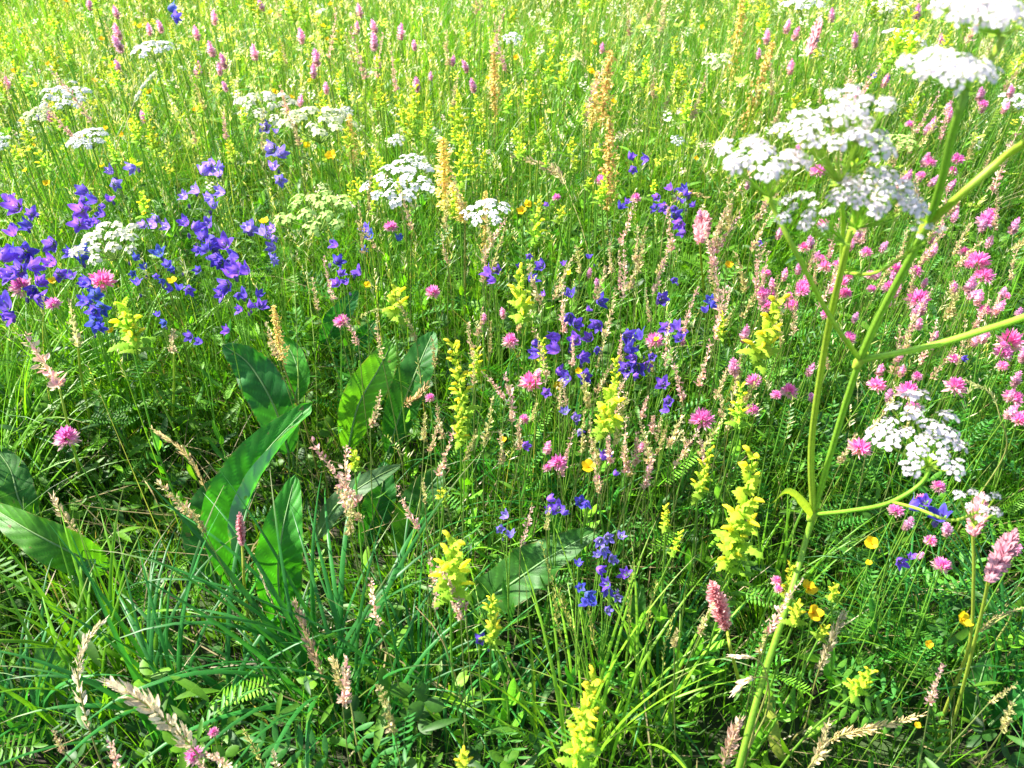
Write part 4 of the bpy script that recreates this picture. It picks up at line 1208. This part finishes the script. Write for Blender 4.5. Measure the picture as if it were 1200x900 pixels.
# ------------------------------------------------------------------ orange sorrel stalks
for (x, y0, y1, w, lab) in [(518, 162, 250, 30, 'broad orange sorrel stalk beside the bright white umbel'), (714, 60, 150, 24, 'tall orange sorrel stalk at the top centre'),
    (716, 140, 245, 24, 'orange sorrel stalk below the tall one at centre'), (872, 0, 120, 22, 'tall orange sorrel stalk at the top right'), (904, 50, 160, 20, 'leaning orange sorrel stalk left of the hogweed umbels'),
    (319, 360, 424, 16, 'golden brown sorrel stalk above the bluish leaf'), (578, 60, 135, 18, 'yellow orange sorrel stalk left of the top centre one'), (408, 135, 192, 16, 'orange sorrel stalk right of the wide cream umbel'),
    (568, 225, 305, 12, 'thin golden sorrel stalk at the centre'), (530, 215, 262, 22, 'low orange sorrel stalk right of the bright white umbel'), (700, 85, 150, 16, 'short orange sorrel stalk beside the tall centre one')]:
    sorrel(x, y0, y1, w, lab, tilt=(.12 if x == 904 else (-.25 if x == 530 else jit(.05)), 0))

# ------------------------------------------------------------------ violet bellflowers
def B(fl, **k): bells(fl, **k)
B([(18, 242, 26), (30, 264, 22), (36, 250, 16), (12, 270, 22)], look='deep violet bellflower')
B([(8, 300, 26), (30, 296, 24), (22, 316, 26), (6, 322, 26), (40, 312, 22)], look='crowded deep violet bellflower')
B([(60, 286, 22), (58, 306, 24), (70, 322, 22), (48, 330, 22), (80, 296, 18)], look='crowded violet bellflower')
B([(4, 355, 30), (10, 372, 22), (46, 350, 20)], look='large deep violet bellflower')
B([(97, 224, 22), (108, 234, 18), (95, 246, 22), (92, 262, 20), (104, 262, 18)], look='tall violet bellflower')
B([(118, 250, 16), (128, 232, 14)], look='small violet bellflower')
B([(128, 200, 16), (154, 197, 17), (135, 216, 16)], kind='l', look='lilac bellflower')
B([(100, 330, 20), (112, 345, 20), (118, 362, 22), (98, 352, 18), (112, 378, 20), (96, 300, 20), (118, 384, 14)], kind='b', look='drooping blue violet bellflower')
B([(178, 263, 18), (194, 265, 16)], kind='l', look='paired lilac bellflower')
B([(240, 200, 22), (254, 200, 22), (228, 222, 18), (257, 224, 20), (250, 240, 16), (248, 190, 14)], kind='l', look='branching lilac bellflower')
B([(318, 174, 22), (330, 180, 20), (320, 195, 16), (328, 211, 16), (311, 149, 16), (323, 153, 10)], kind='l', look='tall lilac bellflower')
B([(216, 260, 18), (230, 266, 20), (243, 262, 18), (238, 278, 20), (240, 292, 16)], look='five-bloom violet bellflower')
B([(292, 268, 20), (306, 270, 20), (318, 268, 16), (318, 290, 18), (320, 302, 12)], kind='l', look='lilac bellflower')
B([(262, 286, 24), (254, 304, 26), (270, 318, 26), (286, 316, 22), (264, 335, 24), (258, 345, 16), (284, 345, 18), (272, 300, 22)], look='large round violet bellflower cluster')
B([(304, 344, 16), (306, 358, 16), (280, 362, 14)], look='small violet bellflower')
B([(265, 387, 14)], look='single violet bellflower')
B([(222, 394, 14), (233, 400, 14)], look='low violet bellflower pair')
B([(186, 296, 18), (196, 310, 14), (210, 336, 14), (190, 330, 12)], kind='b', look='blue bellflower')
B([(221, 340, 14), (232, 316, 12)], look='small violet bellflower')
B([(168, 312, 14), (160, 330, 14), (192, 378, 12)], kind='b', look='dull blue bellflower')
B([(391, 286, 16), (396, 306, 16)], look='violet bellflower')
B([(428, 268, 16), (433, 276, 14), (427, 292, 12), (468, 278, 14)], kind='b', look='dark blue bellflower')
B([(400, 320, 14), (418, 318, 18), (394, 332, 16), (405, 330, 12)], look='violet bellflower')
B([(570, 318, 20), (582, 316, 16), (576, 328, 16)], look='violet bellflower')
B([(624, 326, 18), (634, 311, 18), (636, 344, 10)], look='violet bellflower')
B([(668, 344, 16), (704, 353, 18)], look='nodding violet bellflower pair')
B([(690, 362, 10), (667, 372, 20), (676, 380, 18), (700, 381, 22)], look='violet bellflower')
B([(649, 396, 24), (648, 408, 26), (626, 414, 22), (628, 402, 16)], look='large violet bellflower')
B([(674, 398, 22), (690, 396, 18), (684, 418, 16), (700, 410, 12)], look='violet bellflower')
B([(657, 435, 20), (664, 443, 18), (683, 418, 14), (686, 441, 20), (640, 460, 12)], look='violet bellflower')
B([(735, 394, 20), (748, 392, 20), (738, 408, 22), (742, 420, 16)], look='violet bellflower')
B([(734, 432, 22), (746, 432, 24), (758, 428, 16), (764, 418, 12)], look='wide open violet bellflower')
B([(776, 350, 22), (790, 328, 10)], look='violet bellflower')
B([(781, 384, 20), (792, 380, 20), (796, 396, 16), (800, 388, 14)], look='violet bellflower')
B([(777, 450, 18), (783, 470, 16), (780, 480, 14)], look='violet bellflower')
B([(708, 534, 18), (722, 554, 12)], look='deep violet bellflower')
B([(662, 482, 14), (675, 490, 14), (680, 506, 12)], kind='l', look='pale violet bellflower')
B([(616, 522, 14)], look='single deep violet bellflower')
B([(646, 584, 16), (654, 596, 18), (662, 600, 14), (644, 596, 12)], look='blue violet bellflower')
B([(680, 588, 18), (688, 590, 12)], look='violet bellflower', kind='b')
B([(592, 604, 14), (598, 626, 14), (586, 620, 12)], kind='l', look='pale blue bellflower')
B([(740, 182, 15), (756, 186, 14), (742, 199, 12)], look='small violet bellflower')
B([(784, 219, 14), (770, 231, 14), (778, 243, 14), (768, 243, 12)], look='violet bellflower')
B([(792, 252, 18), (796, 262, 16), (800, 272, 14), (790, 244, 12)], look='violet bellflower')
B([(801, 221, 16), (804, 226, 12)], look='violet bellflower')
B([(728, 241, 14), (735, 236, 10)], look='violet bellflower')
B([(690, 300, 10), (660, 308, 10)], look='tiny violet bellflower')
B([(832, 352, 16), (826, 362, 14), (836, 358, 12)], kind='b', look='dark blue bellflower')
B([(703, 634, 18), (712, 630, 16), (708, 645, 16), (718, 655, 14), (700, 650, 12), (728, 628, 14)], kind='l', look='pale lilac bellflower spire')
B([(704, 668, 18), (710, 684, 18), (733, 672, 18), (712, 692, 16)], look='deep violet bellflower')
B([(690, 697, 16), (684, 706, 16), (694, 705, 18), (680, 688, 12), (678, 660, 12)], look='deep violet bellflower', kind='b')
B([(712, 715, 12), (724, 700, 12)], kind='l', look='pale bellflower')
B([(563, 750, 16)], look='single small violet bellflower')
B([(1074, 592, 26, ), (1102, 604, 26), (1084, 588, 18)], z=.5, look='large open violet bellflower pair')
B([(1056, 658, 18), (1068, 652, 12)], look='lone violet bellflower')
B([(203, 10, 18), (206, 20, 14)], kind='b', look='dark blue bellflower')
B([(46, 137, 12)], kind='b', look='small blue bellflower')
B([(1025, 88, 9), (1040, 92, 8)], kind='b', look='tiny blue bellflower')
B([(800, 235, 10), (812, 240, 10)], look='tiny violet bellflower')
B([(640, 240, 8)], look='tiny violet bellflower')
B([(1130, 420, 10)], look='tiny violet bellflower')
B([(745, 440, 10), (722, 450, 10)], look='tiny violet bellflower')
B([(620, 300, 8), (608, 312, 8)], look='tiny violet bellflower')
B([(890, 285, 8)], look='tiny violet bellflower')

# ------------------------------------------------------------------ pink clovers and sainfoin
for c in [(78, 512, 27), (119, 328, 28), (25, 336, 26), (62, 355, 16), (400, 376, 18), (507, 342, 17), (598, 399, 18), (622, 447, 26), (767, 399, 21), (654, 541, 20),
          (823, 490, 27), (925, 458, 20), (883, 446, 18), (614, 491, 12), (1146, 306, 26), (1154, 322, 22), (1076, 350, 26), (1184, 400, 30), (1176, 412, 20), (1120, 452, 24),
          (1064, 458, 24), (1028, 450, 20), (1008, 524, 26), (995, 396, 16), (959, 200, 18), (1156, 258, 20), (1152, 122, 12), (1188, 465, 22), (1194, 490, 20), (1104, 662, 20),
          (458, 265, 16), (704, 211, 13), (652, 231, 10), (745, 232, 12), (227, 885, 22), (700, 560, 8), (504, 466, 12), (1066, 145, 10), (985, 330, 18), (966, 312, 16),
          (940, 340, 16), (928, 358, 16), (968, 368, 12), (1050, 315, 18), (1020, 322, 12), (942, 290, 14), (965, 262, 14), (1015, 296, 14), (1100, 570, 16), (1080, 585, 14), (1118, 420, 14), (1090, 190, 14),
          (1122, 186, 16), (1116, 200, 12), (1140, 345, 14), (1130, 295, 12), (910, 680, 12), (912, 690, 10), (250, 858, 12), (1050, 598, 18), (641, 548, 10)]:
    lk = 'large magenta pink clover head' if c[2] >= 24 else ('round pink clover head' if c[2] >= 17 else 'small pink clover head')
    clover(c[0], c[1], c[2], lk)
for c in [(140, 36, 10), (143, 50, 11), (140, 76, 8), (190, 30, 8), (232, 38, 9), (252, 20, 9), (250, 56, 10), (258, 80, 8), (266, 100, 7), (300, 60, 10), (372, 66, 11), (422, 12, 9), (418, 32, 8),
          (440, 30, 9), (439, 48, 11), (470, 36, 10), (486, 52, 7), (530, 70, 7), (505, 88, 6), (920, 30, 9), (930, 38, 9), (888, 62, 7), (1090, 145, 10), (1150, 124, 8), (1084, 150, 8), (860, 425, 14), (946, 430, 10),
          (1140, 395, 10), (1172, 340, 9), (905, 330, 9), (892, 348, 9), (918, 320, 9), (1000, 370, 8), (590, 365, 8), (566, 370, 8), (628, 435, 9), (700, 330, 7), (820, 250, 8), (935, 312, 9), (955, 298, 8), (1062, 205, 9), (1110, 215, 9),
          (10, 95, 8), (60, 135, 8), (170, 135, 8), (705, 55, 7), (640, 520, 11), (800, 396, 8), (1190, 640, 10), (1060, 608, 12), (1188, 440, 12), (1030, 430, 10), (1040, 460, 10), (750, 520, 9), (760, 545, 8), (690, 318, 7)]:
    sainfoin(c[0], c[1], c[2], 'tall pink sainfoin spike' if c[2] >= 10 else 'slender pink sainfoin spike', tilt=(jit(.15), 0))

# ------------------------------------------------------------------ yellow rattle
for c in [(612, 352, 26, 0), (547, 462, 30, 3), (540, 500, 20, 1), (712, 470, 34, 2), (888, 394, 34, 0), (864, 480, 20, 1), (866, 600, 44, 1), (855, 640, 30, 0), (528, 662, 38, 0), (578, 732, 22, 2), (576, 706, 16, 2),
          (818, 560, 22, 1), (780, 608, 14, 3), (788, 640, 12, 3), (676, 840, 36, 3), (674, 872, 34, 3), (462, 350, 24, 2), (155, 374, 34, 2), (160, 390, 24, 2), (416, 535, 16, 2), (558, 430, 16, 0), (636, 424, 14, 3), (626, 268, 18, 2),
          (1000, 795, 20, 0), (542, 886, 22, 2), (520, 576, 12, 2), (706, 490, 20, 2), (720, 455, 18, 3), (975, 690, 14, 2), (922, 690, 18, 3), (930, 712, 20, 2), (960, 735, 14, 2), (845, 385, 12, 1),
          (485, 130, 16, 0), (500, 150, 12, 3), (476, 140, 14, 0), (445, 118, 12, 1), (537, 142, 18, 0), (535, 158, 12, 2), (563, 135, 12, 0), (640, 85, 14, 3), (620, 120, 12, 0), (632, 165, 12, 1), (538, 208, 20, 3), (740, 95, 10, 0), (755, 90, 12, 0),
          (810, 165, 9, 2), (765, 220, 10, 2), (928, 120, 12, 2), (655, 250, 12, 2), (172, 130, 10, 3), (15, 60, 14, 3), (40, 60, 12, 3), (70, 80, 12, 0), (35, 100, 12, 1), (10, 110, 12, 3), (235, 85, 9, 3), (345, 15, 12, 0), (305, 15, 10, 0), (1046, 55, 20, 0), (1060, 62, 18, 0), (1035, 68, 14, 1), (170, 240, 16, 2), (330, 70, 9, 3)]:
    rattle(c[0], c[1], c[2], ('large ' if c[2] > 30 else 'small ' if c[2] < 14 else '') + ('bright yellow rattle spike' if c[3] == 3 else 'lime yellow rattle spike'), v=c[3])

# ------------------------------------------------------------------ buttercups
for c in [(947, 690, 20), (952, 718, 20), (1127, 726, 20), (1021, 637, 16), (388, 183, 14), (360, 171, 10), (133, 78, 12), (203, 330, 12), (855, 311, 11), (310, 260, 12), (55, 215, 9), (131, 388, 10), (95, 160, 9), (35, 175, 9),
          (690, 548, 18), (430, 334, 9), (678, 435, 9), (665, 320, 8), (612, 248, 12), (618, 240, 10), (170, 250, 8), (1088, 755, 10), (322, 108, 8), (590, 516, 9), (30, 200, 7), (42, 100, 7), (112, 95, 8), (1115, 15, 6), (60, 330, 10), (120, 195, 8), (655, 453, 12),
          (770, 398, 8), (1075, 850, 8), (1018, 660, 8)]:
    butter(c[0], c[1], c[2], 'golden buttercup' if c[2] >= 14 else 'small golden buttercup')

# ------------------------------------------------------------------ beige and pinkish seed spikes
for c in [(565, 285, 9), (575, 300, 8), (525, 290, 7), (560, 370, 9), (555, 395, 8), (600, 470, 10), (610, 500, 10), (520, 490, 9), (505, 505, 9), (515, 530, 10), (545, 515, 9), (567, 500, 9), (590, 520, 9), (498, 565, 9), (490, 600, 8),
          (690, 455, 9), (700, 440, 8), (720, 495, 10), (715, 520, 9), (745, 520, 10), (755, 550, 9), (770, 505, 10), (785, 500, 9), (790, 525, 9), (770, 300, 9), (765, 325, 8), (752, 470, 8), (780, 410, 8), (700, 410, 8),
          (405, 570, 12), (418, 560, 12), (425, 585, 10), (410, 600, 10), (445, 700, 13), (402, 790, 14), (462, 828, 12), (225, 575, 12), (240, 600, 9), (545, 680, 12), (540, 700, 10), (510, 690, 10), (372, 340, 9), (390, 330, 8), (325, 395, 9),
          (820, 510, 9), (828, 530, 8), (860, 440, 9), (868, 455, 8), (850, 480, 9), (640, 600, 8), (610, 620, 8), (890, 740, 10), (900, 715, 11), (820, 720, 9), (790, 735, 9), (985, 520, 9), (1020, 480, 10), (1062, 480, 9), (1090, 800, 9), (1175, 830, 10), (1160, 800, 9),
          (75, 860, 8), (140, 890, 12), (270, 870, 13), (255, 895, 12), (660, 370, 8), (650, 330, 8), (680, 300, 8), (730, 330, 8), (820, 430, 8), (800, 450, 8), (890, 330, 9), (905, 365, 9), (915, 385, 8), (870, 350, 8), (1060, 380, 8), (1090, 420, 9)]:
    seedspike(c[0], c[1], c[2], 'beige seed spike' if c[2] < 12 else 'stout beige seed spike', tilt=(jit(.3), jit(.2)), pink=random.random() < .35)
# ragged pink clumps of the right side
for (cx_, cy_) in [(1150, 315), (1080, 350), (1180, 405), (950, 330), (940, 290), (910, 340), (1060, 455), (1125, 330), (1000, 300), (1110, 200), (1190, 475), (1095, 600), (985, 345), (1040, 330), (925, 455), (1150, 255), (880, 345), (1165, 370)]:
    for _ in range(3):
        x_, y_ = cx_ + random.gauss(0, 16), cy_ + random.gauss(0, 14)
        if x_ > 1198: continue
        if random.random() < .45: clover(x_, y_, random.uniform(9, 17), 'small pink clover head')
        else: sainfoin(x_, y_, random.uniform(8, 13), 'slender pink sainfoin spike', tilt=(jit(.4), jit(.3)))
# the rest of each kind, thinning into the back
def rect(n, x0, x1, y0, y1): return [(random.uniform(x0, x1), random.uniform(y0, y1)) for _ in range(n)]
for (x, y) in rect(60, 830, 1200, 150, 420) + rect(36, 640, 860, 260, 560) + rect(20, 420, 640, 220, 520):
    seedspike(x, y, random.uniform(6, 10), 'thin seed spike', tilt=(jit(.35), jit(.2)), pink=random.random() < .3)
for (x, y) in rect(50, 0, 1200, -5, 160):
    seedspike(x, y, random.uniform(5, 8), 'thin pale seed spike', tilt=(jit(.3), jit(.2)), pink=random.random() < .3)
for (x, y) in rect(22, 850, 1200, 170, 420) + rect(14, 100, 600, 0, 120) + rect(14, 850, 1200, 0, 160):
    sainfoin(x, y, random.uniform(7, 10), 'slender pink sainfoin spike', tilt=(jit(.25), 0))
for (x, y) in rect(45, 0, 780, -5, 190) + rect(18, 780, 1200, -5, 140) + rect(20, 400, 720, 120, 260):
    rattle(x, y, random.uniform(8, 14), 'small yellow rattle spike', v=random.choice([0, 2, 4]))
for (x, y) in rect(26, 0, 400, 0, 230) + rect(14, 400, 1000, 0, 200):
    butter(x, y, random.uniform(5, 9), 'tiny golden buttercup')

# ------------------------------------------------------------------ a label of its own for every plant
LAND = [(1090, 505, 'the low white hogweed umbel'), (886, 186, 'the leftmost hogweed umbel'), (1113, 70, 'the top right hogweed umbel'), (1030, 225, 'the middle hogweed umbel'), (472, 212, 'the bright white umbel'),
        (375, 140, 'the wide cream umbel'), (80, 110, 'the round white umbel'), (180, 56, 'the flat top left umbel'), (130, 280, 'the cream umbel among violets'), (372, 244, 'the open green umbel'),
        (518, 200, 'the broad orange sorrel'), (714, 110, 'the tall centre sorrel'), (872, 60, 'the top right sorrel'), (319, 392, 'the golden sorrel stalk'), (295, 435, 'the bluish broad leaf'), (320, 540, 'the folded dock leaf'),
        (440, 445, 'the upright bright leaf'), (630, 660, 'the dark sideways leaf'), (40, 625, 'the left edge leaf'), (842, 708, 'the dusty pink bistort'), (1172, 650, 'the tall plump bistort'), (823, 490, 'the lone magenta clover'),
        (866, 625, 'the big lime rattle'), (888, 415, 'the yellow rattle by the stem'), (712, 482, 'the wide rattle cluster'), (265, 315, 'the round violet cluster'), (648, 402, 'the large violet bells'), (742, 400, 'the twin violet bells'),
        (960, 600, 'the hogweed stem joint'), (1008, 422, 'the upper hogweed joint'), (100, 780, 'the pale dry grass head'), (706, 680, 'the dark low bellflowers'), (676, 860, 'the bottom rattle spike'), (578, 100, 'the yellow orange sorrel'),
        (300, 20, 'the top edge grasses at left'), (1150, 310, 'the large right edge clovers'), (25, 300, 'the crowded violet bells'), (570, 246, 'the thin white umbel'), (528, 680, 'the low centre rattle'), (950, 704, 'the golden buttercup pair')]
ORD = ['', 'second ', 'third ', 'fourth ', 'fifth ', 'sixth ', 'seventh ', 'eighth ', 'ninth ', 'tenth ', 'eleventh ', 'twelfth ', 'thirteenth ', 'fourteenth ', 'fifteenth ', 'sixteenth ']
def label_all():
    bucket = {}
    for (o, x, y, look, label) in THINGS:
        if label:
            o['label'] = label; continue
        best = sorted(LAND, key=lambda l: (l[0] - x) ** 2 + (l[1] - y) ** 2)
        l = best[0]
        dx, dy = x - l[0], y - l[1]; d = math.hypot(dx, dy)
        a = (math.degrees(math.atan2(-dy, dx)) + 360) % 360
        rel = ['right of', 'above and right of', 'above', 'above and left of', 'left of', 'below and left of', 'below', 'below and right of'][int((a + 22.5) // 45) % 8]
        bucket.setdefault((look, rel, l[2]), []).append((d, o))
    for (look, rel, lm), L in bucket.items():
        L.sort(key=lambda q: q[0])
        for i, (d, o) in enumerate(L):
            o['label'] = ('%s %s %s' % (look, rel, lm)) if len(L) == 1 else '%s%s %s %s' % ('nearest ' if i == 0 else ORD[min(i, 15)] + 'nearest ', look, rel, lm)
label_all()
